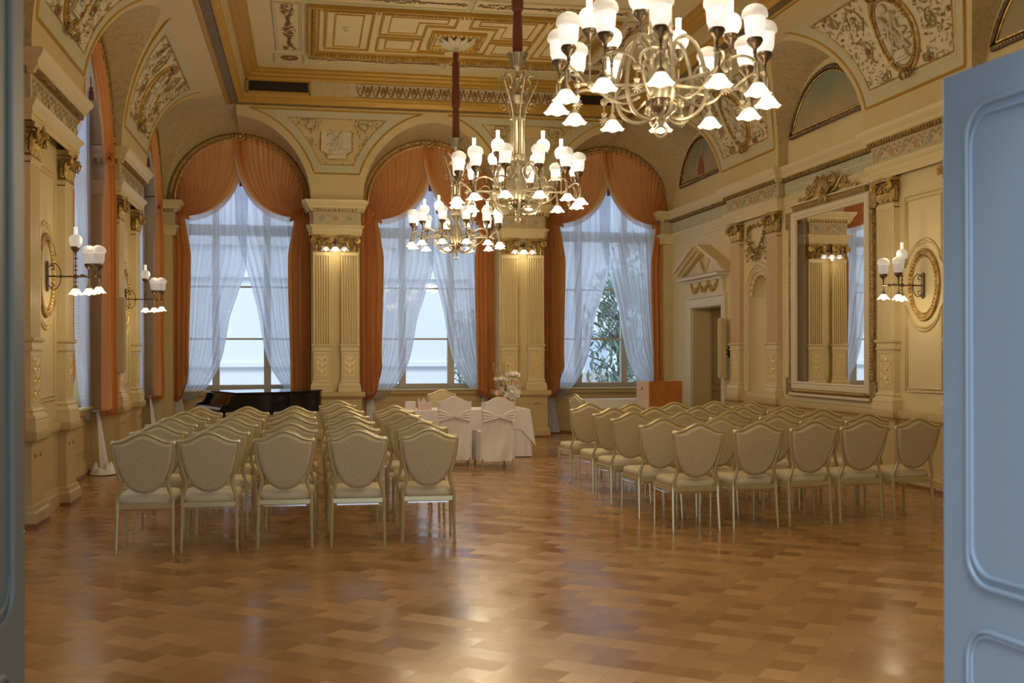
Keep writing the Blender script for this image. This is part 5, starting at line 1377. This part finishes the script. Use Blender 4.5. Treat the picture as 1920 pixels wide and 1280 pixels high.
# ------------------------------------------------------------ banquet chairs
def shield(k=1.0, z_off=0):
    """half outline of the shield back, right half, from crest centre down to the bottom point"""
    pts = [(0, .965), (.035, .960), (.085, .938), (.14, .907), (.19, .893), (.234, .893), (.236, .880), (.226, .80), (.213, .73), (.193, .66), (.168, .60), (.142, .555), (.106, .515), (.058, .489), (0, .479)]
    return [(x * k, z) for x, z in pts]
def lean(z): return -.10 * max(0, z - .42) / .55       # the back leans away from the seat
def chair():
    r = empty('banquet_chair', (0, 0, 0)); SY = 0.0       # origin under the rear legs, seat towards +y
    H = shield(); out = H + [(-x, z) for x, z in H[-2:0:-1]]
    # upholstered shield
    inn = []
    for x, z in out: inn.append((x * .965, .475 + (z - .475) * .972))
    m = MB(); n = len(inn); rings = [(-.030, .88), (-.022, .965), (-.006, 1.0), (.014, 1.0), (.028, .96), (.034, .86)]
    cx, cz = 0, .71
    for y, k in rings: m.v += [(x * k, y + lean(z), cz + (z - cz) * k) for x, z in inn]
    for j in range(len(rings) - 1): m.f += [(j * n + i, j * n + (i + 1) % n, (j + 1) * n + (i + 1) % n, (j + 1) * n + i) for i in range(n)]
    m.v += [(0, -.034 + lean(cz), cz), (0, .040 + lean(cz), cz)]; a = len(m.v) - 2
    m.f += [(i, (i + 1) % n, a) for i in range(n)] + [((len(rings) - 1) * n + (i + 1) % n, (len(rings) - 1) * n + i, a + 1) for i in range(n)]
    m.build('backrest', CHFAB, r, smooth=70)
    # shield frame continuing into the rear posts
    fr = MB(); top = [(-x, z) for x, z in H[6::-1]] + H[1:7]
    fr.tube([(x, lean(z), z) for x, z in top], .0175, 8)
    for s in (-1, 1):
        pts = [(.234, .890), (.226, .80), (.217, .73), (.200, .66), (.182, .60), (.178, .56), (.187, .51), (.203, .465), (.212, .43), (.212, .36)]
        P = [poly_at(pts, t / 28) for t in range(29)]
        fr.tube([(s * x, lean(z), z) for x, z in P], .0160, 8)
    fr.build('back_frame', CHFRAME, r, smooth=60)
    # seat
    s = MB()
    def cush(zs, ks):
        base = []
        for i in range(40):
            a = 2 * PI * i / 40; c, q = math.cos(a), math.sin(a); e = .28
            x = math.copysign(abs(c) ** e, c); y = math.copysign(abs(q) ** e, q); w = .205 + .022 * (y + 1) / 2
            base.append((x * w, .235 + y * .235))
        for z, k in zip(zs, ks): s.v += [(x * k, .235 + (y - .235) * k, z) for x, y in base]
        n = 40
        for j in range(len(zs) - 1): s.f += [(j * n + i, j * n + (i + 1) % n, (j + 1) * n + (i + 1) % n, (j + 1) * n + i) for i in range(n)]
        s.v += [(0, .235, zs[-1] + .010)]; t = len(s.v) - 1; s.f += [((len(zs) - 1) * n + i, (len(zs) - 1) * n + (i + 1) % n, t) for i in range(n)]
    cush([.400, .405, .445, .465, .474], [.97, 1.0, 1.0, .96, .84]); s.build('seat', CHSEAT, r, smooth=70)
    f = MB(); f.box(-.208, -.012, .358, .208, .014, .400); f.box(-.225, .445, .358, .225, .468, .400)
    for q in (-1, 1): f.add([(q * .216, 0, .358), (q * .198, 0, .358), (q * .232, .46, .358), (q * .214, .46, .358), (q * .216, 0, .4), (q * .198, 0, .4), (q * .232, .46, .4), (q * .214, .46, .4)], [(0, 1, 3, 2), (4, 6, 7, 5), (0, 2, 6, 4), (1, 5, 7, 3)])
    f.build('seat_frame', CHFRAME, r, smooth=0, bev=.004)
    MB().box(-.17, -.016, .345, .17, -.004, .356).build('ganging_bar', CHROME, r, smooth=0)
    g = MB()
    for q in (-1, 1): g.tube([(q * .222, .06, .348), (q * .236, .22, .340), (q * .232, .40, .346)], .006, 5)
    g.build('side_link', CHROME, r)
    for q in (-1, 1):
        l = MB(); l.tube([(q * .212, 0, .42), (q * .212, -.004, .30), (q * .218, -.03, .012)], [.0155, .0155, .0115], 8); l.lathe([(.013, 0), (.014, .012)], 8, (q * .218, -.03, 0)); l.build('leg', CHFRAME, r)
        l = MB(); l.tube([(q * .222, .452, .40), (q * .222, .455, .012)], [.0155, .0115], 8); l.lathe([(.013, 0), (.014, .012)], 8, (q * .222, .455, 0)); l.build('leg', CHFRAME, r)
    return r
proto = chair()
ORD = ['front', 'second', 'third', 'fourth', 'fifth', 'sixth']       # counted from the camera
L = [[(-1.27, 8.98), (-1.29, 10.02), (-1.30, 10.98), (-1.27, 12.0), (-1.21, 12.98)],
     [(-.775, 8.99), (-.74, 9.86), (-.72, 10.86), (-.69, 11.75), (-.68, 12.93)],
     [(-.18, 9.02), (-.15, 9.97), (-.14, 11.02), (-.15, 11.93), (-.14, 12.95)],
     [(.41, 8.99), (.41, 9.90), (.42, 10.90), (.42, 11.90), (.42, 12.98), (.40, 14.45)],
     [(.995, 9.01), (1.03, 9.98), (1.01, 10.85), (.985, 11.93), (1.01, 12.87)]]
R_ = [[(3.39, 9.12), (3.32, 9.90), (3.34, 10.93), (3.38, 11.82), (3.38, 12.87)],
     [(3.975, 9.18), (3.90, 9.92), (3.87, 10.84), (3.87, 11.84), (3.90, 12.78)],
     [(4.545, 9.26), (4.58, 10.15), (4.42, 10.93), (4.41, 11.89), (4.49, 12.92)],
     [(5.10, 9.35), (5.10, 10.20), (5.0, 10.94), (4.88, 11.70), (5.07, 13.06)],
     [(5.685, 9.42), (5.62, 10.24), (5.58, 11.16), (5.59, 12.10), (5.51, 12.98)]]
first = True; rnd = random.Random(11)
lcol = ['leftmost column by the windows', 'second column from the left', 'middle column', 'fourth column from the left', 'column along the aisle']
rcol = ['column along the aisle', 'second column from the aisle', 'middle column', 'fourth column from the aisle', 'outermost column by the mirror wall']
for blk, cols, nm, grp in (('left', L, lcol, 'shield back chairs in the left block'), ('right', R_, rcol, 'shield back chairs in the right block')):
    for ci, col in enumerate(cols):
        for ri, (x, y) in enumerate(col):
            o = proto if first else dup(proto); first = False
            o.location = (x, y, 0); o.rotation_euler = (0, 0, math.radians(rnd.uniform(-2, 2) + (3 if blk == 'right' else -1)))
            tag(o, 'cream shield back chair, %s row of the %s block, %s' % (ORD[ri], blk, nm[ci]), 'chair', grp)
o = dup(proto, (4.02, 15.6, 0), math.radians(-78), 'cream shield back chair turned sideways behind the right block near the lectern', 'loose shield back chairs')
o = dup(proto, (2.22, 17.95, 0), math.radians(180), 'cream shield back chair behind the white table, facing the rows', 'loose shield back chairs')

# ------------------------------------------------------------ covered chairs
def covered_chair():
    r = empty('covered_chair', (0, 0, 0)); m = MB(); H = shield()
    def zt(x):
        a = abs(x)
        for (x0, z0), (x1, z1) in zip(H[:6], H[1:7]):
            if x0 <= a <= x1: return lerp(z0, z1, (a - x0) / max(1e-6, x1 - x0)) + .012
        return .895
    # back sheet down to the floor, rounded over the top, and the front of the backrest
    def back(u, v):
        s = 2 * u - 1; hw = .240 + .0 * v; z1 = zt(s * .228); z = lerp(z1, .085, v)
        w = hw - .030 * math.exp(-((z - .64) / .10) ** 2) + .012 * (z < .5)
        y = lean(z) - .028 - .012 * math.sin(v * 9 + s * 3) * v - .03 * v * (1 - abs(s)) - .010 * math.sin(s * 9 + v * 7) * v
        if abs(s) > .93: y += .02
        return (s * w, y, z)
    m.grid(back, 30, 30)
    def frontb(u, v):
        s = 2 * u - 1; z = lerp(zt(s * .228), .47, v); w = .240 - .035 * math.exp(-((z - .58) / .16) ** 2); return (s * w, lean(z) + .040, z)
    m.grid(frontb, 20, 10)
    m.grid(lambda u, v: ((2 * u - 1) * .240, lerp(lean(.95) - .028, lean(.95) + .04, v), zt((2 * u - 1) * .228) + .006 * math.sin(PI * v)), 30, 3)
    for s in (-1, 1): m.grid(lambda u, v: (s * (.240 - .035 * math.exp(-((lerp(.90, .47, v) - .58) / .16) ** 2)), lerp(lean(lerp(.90, .47, v)) - .01, lean(lerp(.90, .47, v)) + .04, u), lerp(.90, .47, v)), 3, 10)
    m.build('back_cover', COVER, r, smooth=60)
    k = MB()
    k.grid(lambda u, v: ((2 * u - 1) * .245, .02 + v * .47, .485 + .012 * math.sin(PI * v)), 8, 8)
    def skirt(u, v):
        # around seat: left side, front, right side
        t = u * 3; z = lerp(.487, .085, v); f = .008 * math.sin(t * 14) * v
        if t < 1: return (-.243 - .015 * v + f, lerp(-.05, .49, t), z)
        if t < 2: return (lerp(-.245, .245, t - 1) * (1 + .08 * v), .49 + .02 * v + f, z)
        return (.243 + .015 * v + f, lerp(.49, -.05, t - 2), z)
    k.grid(skirt, 60, 12); k.build('seat_skirt', COVER, r, smooth=60)
    b = MB()                                    # sash gathered in the middle of the back
    for s in (-1, 1):
        for i in range(4):
            z0 = .80 - i * .048; pts = [(s * .222, lean(.75) - .034, z0), (s * .15, lean(.75) - .052, z0 * .75 + .708 * .25 - .004), (s * .02, lean(.72) - .066, .712 - .006 * i)]
            b.tube([bez(*pts, t / 10) for t in range(11)], [.024 - .0016 * t for t in range(11)], 8, flat=.35)
    b.ball((0, lean(.7) - .068, .706), .022, 8, 6, (.9, .8, 1.1)); b.build('sash', COVER, r, smooth=80)
    for q in (-1, 1):
        for y in (-.03, .455): MB().tube([(q * .215, y, .12), (q * .215, y, 0)], .012, 8).build('leg', CHFRAME, r)
    return r
cc1 = covered_chair(); cc1.location = (2.03, 15.06, 0); cc1.rotation_euler = (0, 0, math.radians(-5)); tag(cc1, 'white covered chair with a sash, left one of the pair at the table', 'chair', 'white covered chairs')
cc2 = dup(cc1, (2.60, 14.80, 0), math.radians(4), 'white covered chair with a sash, right one of the pair at the table')

# ------------------------------------------------------------ tables
def table(x0, x1, y0, y1, h, name, label, over=True):
    cx, cy = (x0 + x1) / 2, (y0 + y1) / 2; r = empty(name, (cx, cy, 0), 0, label, 'table'); a, b = (x1 - x0) / 2, (y1 - y0) / 2
    MB().box(-a, -b, h - .03, a, b, h - .005).build('tabletop', WOODP, r, smooth=0)
    for s in (-1, 1):
        for q in (-1, 1): MB().box(s * a * .9 - .02, q * b * .8 - .02, 0, s * a * .9 + .02, q * b * .8 + .02, h - .03).build('leg', CHROME, r, smooth=0)
    c = empty('tablecloth', (cx, cy, 0), 0, ('floor length white cloth on the ' + ('table with the flowers' if over else 'small back table')), 'tablecloth')
    def ring_(u, off):
        P = 2 * (2 * a + 2 * b); t = (u % 1) * (4 * a + 4 * b); A, B = a + off, b + off
        if t < 2 * a: return (-A + t / (2 * a) * 2 * A, -B)
        t -= 2 * a
        if t < 2 * b: return (A, -B + t / (2 * b) * 2 * B)
        t -= 2 * b
        if t < 2 * a: return (A - t / (2 * a) * 2 * A, B)
        t -= 2 * a
        return (-A, B - t / (2 * b) * 2 * B)
    m = MB()
    def sk(u, v):
        x, y = ring_(u, .006 + .03 * v + .012 * v * math.sin(u * 2 * PI * 34)); return (x, y, lerp(h, .012, v))
    m.grid(sk, 260, 8); m.box(-a - .006, -b - .006, h - .003, a + .006, b + .006, h); m.build('skirt_cloth', CLOTH, c, smooth=60)
    if over:
        o = empty('table_topper', (cx, cy, 0), 0, 'short white overlay cloth with hanging corner points on the flower table', 'tablecloth'); m = MB(); n = 240
        def dr(u, v):
            # drop deepens into a point near each corner
            cs = [0, 2 * a, 2 * a + 2 * b, 4 * a + 2 * b, 4 * a + 4 * b]; t = (u % 1) * (4 * a + 4 * b); d = min(abs(t - k) for k in cs)
            drop = .30 + .26 * max(0, 1 - d / .16) ; out = .012 + .02 * v + .05 * v * max(0, 1 - d / .2) + .006 * math.sin(t * 23) * v
            x, y = ring_(u, out + .006); return (x, y, lerp(h + .004, h - drop, v))
        m.grid(dr, n, 8); m.box(-a - .012, -b - .012, h + .001, a + .012, b + .012, h + .005); m.build('overlay', CLOTH, o, smooth=60)
table(1.30, 3.33, 16.15, 16.98, .722, 'registry_table', 'long table under white cloths in front of the middle window')
table(4.90, 6.2, 18.9, 19.5, .735, 'side_table', 'small white covered table behind the lectern at the right window', False)
# gift box and tissue card box
bx = empty('white_box', (1.60, 16.42, .728), 0, 'small white box on the left part of the flower table', 'box'); MB().box(-.08, -.07, 0, .08, .07, .125).build('box_body', PAPER, bx, smooth=0, bev=.004)
tb = empty('tissue_box', (1.75, 16.36, .728), math.radians(4), 'pinkish tissue box with a white tissue on the flower table', 'tissue box'); MB().box(-.105, -.055, 0, .105, .055, .11).build('box_body', PINKC, tb, smooth=0, bev=.004)
bx.location.x = 1.54
m = MB(); m.grid(lambda u, v: (-.07 + (.07 - .02 * v) * 2 * u + .0 - .03, .02 * math.sin(u * 9) , .108 + .075 * v * (.6 + .4 * math.sin(u * 7 + 1))), 14, 4); m.grid(lambda u, v: (-.03 + .02 * math.sin(u * 8), -.03 + .06 * u, .108 + .07 * v * (.7 + .3 * math.cos(u * 6))), 10, 4); m.build('tissue', PAPER, tb, smooth=60)
# flowers
vz = empty('flower_vase', (3.07, 16.55, .728), 0, 'grey vase of white peonies and pink buds on the flower table', 'vase'); MB().lathe([(.0, 0), (.055, 0), (.065, .03), (.075, .12), (.062, .20), (.070, .235), (.058, .235), (.05, .20), (.05, .19)], 18).build('vase_body', GREYV, vz)
def stem(x, y, z): return MB().tube([(x * .15, y * .15, .12), (x * .45, y * .5, z * .6), (x, y, z)], .005, 5)
def peony(x, y, z, R_, m_, tilt, seed):
    rnd = random.Random(seed); s = stem(x, y, z).build('flower_stem', LEAFG, vz); b = MB()
    M = T(x, y, z) @ RX(tilt)
    for ringi, (k, ph, up) in enumerate(((10, .15, .25), (8, .6, .55), (6, 1.0, .9))):
        for i in range(k):
            a = 2 * PI * (i + .5 * ringi) / k + rnd.uniform(-.15, .15); l = R_ * (1 - .22 * ringi)
            b.grid(lambda u, v: (l * v * math.cos(up * v), (2 * u - 1) * l * .42 * math.sin(PI * min(1, .15 + v * .8)), l * .75 * math.sin(up * 1.2) * v ** 1.5 - .15 * l * v * v * (1 - up) + .12 * l * (2 * u - 1) ** 2), 4, 5, M @ RZ(a))
    b.ball((0, 0, R_ * .18), R_ * .25, 8, 5, M=M); o = b.build('flower_head', m_, s, smooth=60); return o
peony(-.11, -.02, .43, .125, PETAL, .35, 1); peony(.09, .02, .50, .13, PETAL, .45, 2); peony(.05, -.10, .24, .145, PETAL, 1.0, 3)
for i, (x, y, z) in enumerate(((-.17, -.05, .24), (-.06, -.12, .16), (.14, -.02, .38), (-.10, -.08, .30), (.15, -.08, .33))):
    s = stem(x, y, z).build('flower_stem', LEAFG, vz); MB().ball((x, y, z), .038, 10, 7, (1, 1, 1.15)).build('pink_bud', PINKPET, s)
lf = MB(); rnd = random.Random(6)
for i in range(34):
    a = rnd.uniform(0, 2 * PI); el = rnd.uniform(-.1, 1.2); l = rnd.uniform(.05, .09); c0 = (rnd.uniform(-.12, .12), rnd.uniform(-.1, .06), rnd.uniform(.16, .32))
    lf.grid(lambda u, v: (l * v, (2 * u - 1) * l * .28 * math.sin(PI * v), .1 * l * math.sin(3 * v)), 2, 4, T(*c0) @ RZ(a) @ RY(-el))
lf.build('foliage', LEAFG, vz, smooth=60)
gr = MB()
for i in range(26):
    a = rnd.uniform(-.9, .5); h = rnd.uniform(.35, .62); x = -.05 + .22 * math.sin(a); gr.tube([(0, 0, .15), (x * .6, .03, .15 + h * .5), (x, .02 + rnd.uniform(-.03, .03), .1 + h)], .0025, 4); gr.ball((x, .02, .1 + h), .010, 5, 4, (1, 1, 2.2))
gr.build('dried_grasses', GRASS, vz)

# ------------------------------------------------------------ lectern
le = empty('lectern', (6.02, 17.95, 0), math.radians(7), 'orange veneered lectern with a pale side near the right window', 'lectern')
MB().box(-.31, -.25, .02, .31, -.235, 1.10).build('front_panel', WOODO, le, smooth=0, bev=.003)
for s in (-1, 1): MB().box(min(s * .31, s * .325), -.25, 0, max(s * .31, s * .325), .25, 1.10).build('side_panel', WOODP, le, smooth=0, bev=.003)
MB().box(-.31, -.235, 1.02, .31, .25, 1.035).build('reading_shelf', WOODP, le, smooth=0); MB().box(-.31, -.235, .55, .31, .25, .565).build('shelf', WOODP, le, smooth=0); MB().box(-.31, -.235, .02, .31, .25, .05).build('base', WOODP, le, smooth=0)
MB().box(-.33, .0, .94, -.324, .04, .98).build('cable_hole', BLACKM, le, smooth=0)

# ------------------------------------------------------------ grand piano
pi = empty('grand_piano', (-1.36, 17.50, 0), math.radians(21), 'black lacquered grand piano with closed lid under the left back window', 'piano')
def pl(pts, z0, z1, nm, m_, par=pi, bev=.006): b = MB(); plan(b, pts, z0, z1); return b.build(nm, m_, par, smooth=40, bev=bev)
cv = [poly_at([(.80, 0), (1.08, .04), (1.30, .16), (1.50, .34), (1.70, .46), (1.90, .58), (2.02, .80), (2.02, 1.10), (1.90, 1.32), (1.60, 1.40)], t / 26) for t in range(27)]
outl = [(.28, 0)] + cv + [(.28, 1.40)]
pl(outl, .60, .93, 'case', BLACK)
pl([(x + (x - .8) * .02, y + (y - .7) * .02) for x, y in outl], .935, .965, 'lid', BLACK)
pl([(.0, 0), (.30, 0), (.30, 1.40), (.0, 1.40)], .60, .70, 'keybed', BLACK)
for y in (0, 1.34):
    b = MB(); b.prism([(.02, .70), (.30, .70), (.30, .93), (.20, .93), (.17, .84), (.12, .78), (.04, .76)], y, y + .06); b.build('key_cheek', BLACK, pi, smooth=0, bev=.008)
b = MB(); b.add([(.17, .06, .72), (.17, 1.34, .72), (.27, 1.34, .93), (.27, .06, .93), (.30, .06, .72), (.30, 1.34, .72), (.30, 1.34, .93), (.30, .06, .93)], [(0, 1, 2, 3), (4, 7, 6, 5), (3, 2, 6, 7)]); b.build('fallboard', BLACK, pi, smooth=0)
k = MB()
for i in range(50): k.box(.03, .075 + i * .025, .70, .17, .098 + i * .025, .722)
k.build('white_keys', IVORY, pi, smooth=0)
k = MB()
for i in range(49):
    if i % 7 not in (2, 6): k.box(.08, .092 + i * .025, .722, .17, .104 + i * .025, .734)
k.build('black_keys', BLACKM, pi, smooth=0)
for x, y in ((.42, .14), (.42, 1.26), (1.84, .86)):
    b = MB(); b.lathe([(.022, .06), (.034, .10), (.038, .14), (.030, .17), (.048, .40), (.065, .56), (.070, .60)], 4, (x, y, 0), RZ(0)); b.build('leg', BLACK, pi, smooth=0, bev=.004)
    b = MB(); b.tube([(x - .012 + .028 * math.cos(2 * PI * i / 12), y, .03 + .028 * math.sin(2 * PI * i / 12)) for i in range(12)], .008, 5, closed=True); b.lathe([(.012, .03), (.014, .07)], 8, (x, y, 0)); b.build('caster', BRASS, pi)
b = MB(); b.box(.36, .66, .12, .40, .69, .60); b.box(.36, .75, .12, .40, .78, .60); b.box(.34, .60, .08, .44, .84, .12); b.build('pedal_lyre', BLACK, pi, smooth=0, bev=.004)
b = MB(); 
for y in (.65, .72, .79): b.box(.26, y - .012, .085, .36, y + .012, .095)
b.build('pedal', BRASS, pi, smooth=0)

# ------------------------------------------------------------ open door leaves in the foreground
def leaf(name, loc, rotz, w, h, m_, label, sgn=1):
    r = empty(name, loc, rotz, kind='structure'); r['label'] = label
    b = MB(); b.box(0, 0, .01, w, .045, h); b.build('door_leaf', m_, r, smooth=0, bev=.006)
    for y, q in ((-.004, -1), (.049, 1)):
        p = MB()
        for z0, z1 in ((.14, .70), (.84, h - .13)):
            R_ = .10; pts = []
            for cx, cz, a0 in ((w - .13 - R_, z1 - R_, 0), (.13 + R_, z1 - R_, 90), (.13 + R_, z0 + R_, 180), (w - .13 - R_, z0 + R_, 270)):
                pts += [(cx + R_ * math.cos(math.radians(a0 + t * 15)), y, cz + R_ * math.sin(math.radians(a0 + t * 15))) for t in range(7)]
            p.tube(pts, .009, 6, closed=True); 
            c = [(lerp(w / 2, x, .93), yy, lerp((z0 + z1) / 2, z, .955)) for x, yy, z in pts]; p.tube(c, .007, 5, closed=True)
        p.build('panel_moulding', m_, r)
    if m_ is DOORG: return r
    c = MB(); c.lathe([(.0, -.03), (.02, -.03), (.02, -.01), (.028, 0)], 12, (0, 0, 0), T(w - .06, 0, 1.05) @ RX(PI / 2) @ T(0, 0, .03)); c.build('door_knob', BRASS, r)
    return r
# right leaf: free edge far, hinge near the wall
leaf('door_2', (2.235, 2.62, 0), math.radians(95.2), .72, 2.66 - .15 + .02, DOORB, 'pale blue panelled door leaf standing open at the right edge')
leaf('door_3', (-.88, 2.62, 0), math.radians(86), .80, 2.9, DOORG, 'grey door leaf edge standing open at the left edge')

# ------------------------------------------------------------ outside
fc = empty('opposite_building', (2, 31, 0), 0, 'pale rendered building across the courtyard behind the windows', 'building')
b = MB(); b.box(-13, 0, -.5, 2.6, 3, 9.0); b.build('wall', FACADE, fc, smooth=0)
for z in (1.2, 3.7, 4.6, 6.6): MB().box(-13, -.12, z, 2.6, 0, z + .12).build('string_course', FACADE, fc, smooth=0)
for x in (-11.5, -9, -.6, 1.2):
    w = MB().box(x - .5, -.03, 4.9, x + .5, .0, 6.4).build('window', FACW, fc, smooth=0); MB().box(x - .03, -.06, 4.9, x + .03, -.03, 6.4).box(x - .5, -.06, 5.6, x + .5, -.03, 5.65).build('glazing_bar', FACADE, w, smooth=0)
f2 = empty('white_annex', (11, 36, 0), 0, 'white building with windows seen beyond the garden through the right window', 'building')
MB().box(-6, 0, -.5, 14, 3, 10).build('wall', FACADE, f2, smooth=0)
for x in (-4.6, -3.2, -1.2, 1, 3): 
    for z in (.8, 5.6): MB().box(x - .4, -.03, z, x + .4, 0, z + 1.5).build('window', FACW, f2, smooth=0)
f3 = empty('side_building', (-14, 12, 0), 0, 'pale building outside the left wall windows', 'building')
MB().box(-1, -12, -.5, 0, 14, 7.5).build('wall', FACADE, f3, smooth=0)
for z in (1.4, 4.4): MB().box(0, -12, z, .12, 14, z + .12).build('string_course', FACADE, f3, smooth=0)
def tree(x, y, h, rad, seed, label, n=420, droop=.3, zmin=.25):
    r = empty('garden_tree', (x, y, -.5), 0, label, 'tree'); rnd = random.Random(seed)
    t = MB(); t.tube([(0, 0, 0), (.08, 0, h * .3), (-.06, .05, h * .6), (.05, 0, h * .9)], [.09, .07, .05, .02], 7)
    lv = MB()
    for i in range(n):
        a = rnd.uniform(0, 2 * PI); rr = rad * math.sqrt(rnd.random()); z = h * rnd.uniform(zmin, 1.05); k = math.sqrt(max(.05, 1 - ((z / h - .6) / .55) ** 2)); px, py = rr * k * math.cos(a), rr * k * math.sin(a)
        l = rnd.uniform(.18, .38); d = rnd.uniform(0, 2 * PI); e = rnd.uniform(-1.2, .5)
        lv.grid(lambda u, v: (l * v, (2 * u - 1) * .045 * math.sin(PI * min(1, v + .1)), -droop * l * v * v), 1, 3, T(px, py, z) @ RZ(d) @ RY(-e))
        if i % 12 == 0: t.tube([(0, 0, max(.2, z - .5)), (px * .5, py * .5, z - .15), (px, py, z)], .015, 4)
    t.build('trunk', SLEEVE2, r); lv.build('leaves', HEDGE, r, smooth=0)
SLEEVE2 = mat('tree_bark', (.16, .13, .10), .9)
tree(7.45, 25.2, 3.9, 1.0, 5, 'leafy garden tree outside the right window', 900)
tree(8.7, 27.0, 4.9, 1.3, 6, 'taller garden tree at the right side of the right window', 900)
tree(3.75, 25.5, 3.0, .42, 7, 'small bush at the right side of the middle window', 260, zmin=.5)
ob = empty('garden_wall', (9.5, 31, -.5), 0, 'low stone wall in the garden outside the right window', 'wall'); MB().box(-4, 0, 0, 6, .3, 1.5).build('stone_wall', EARTH, ob, smooth=0)
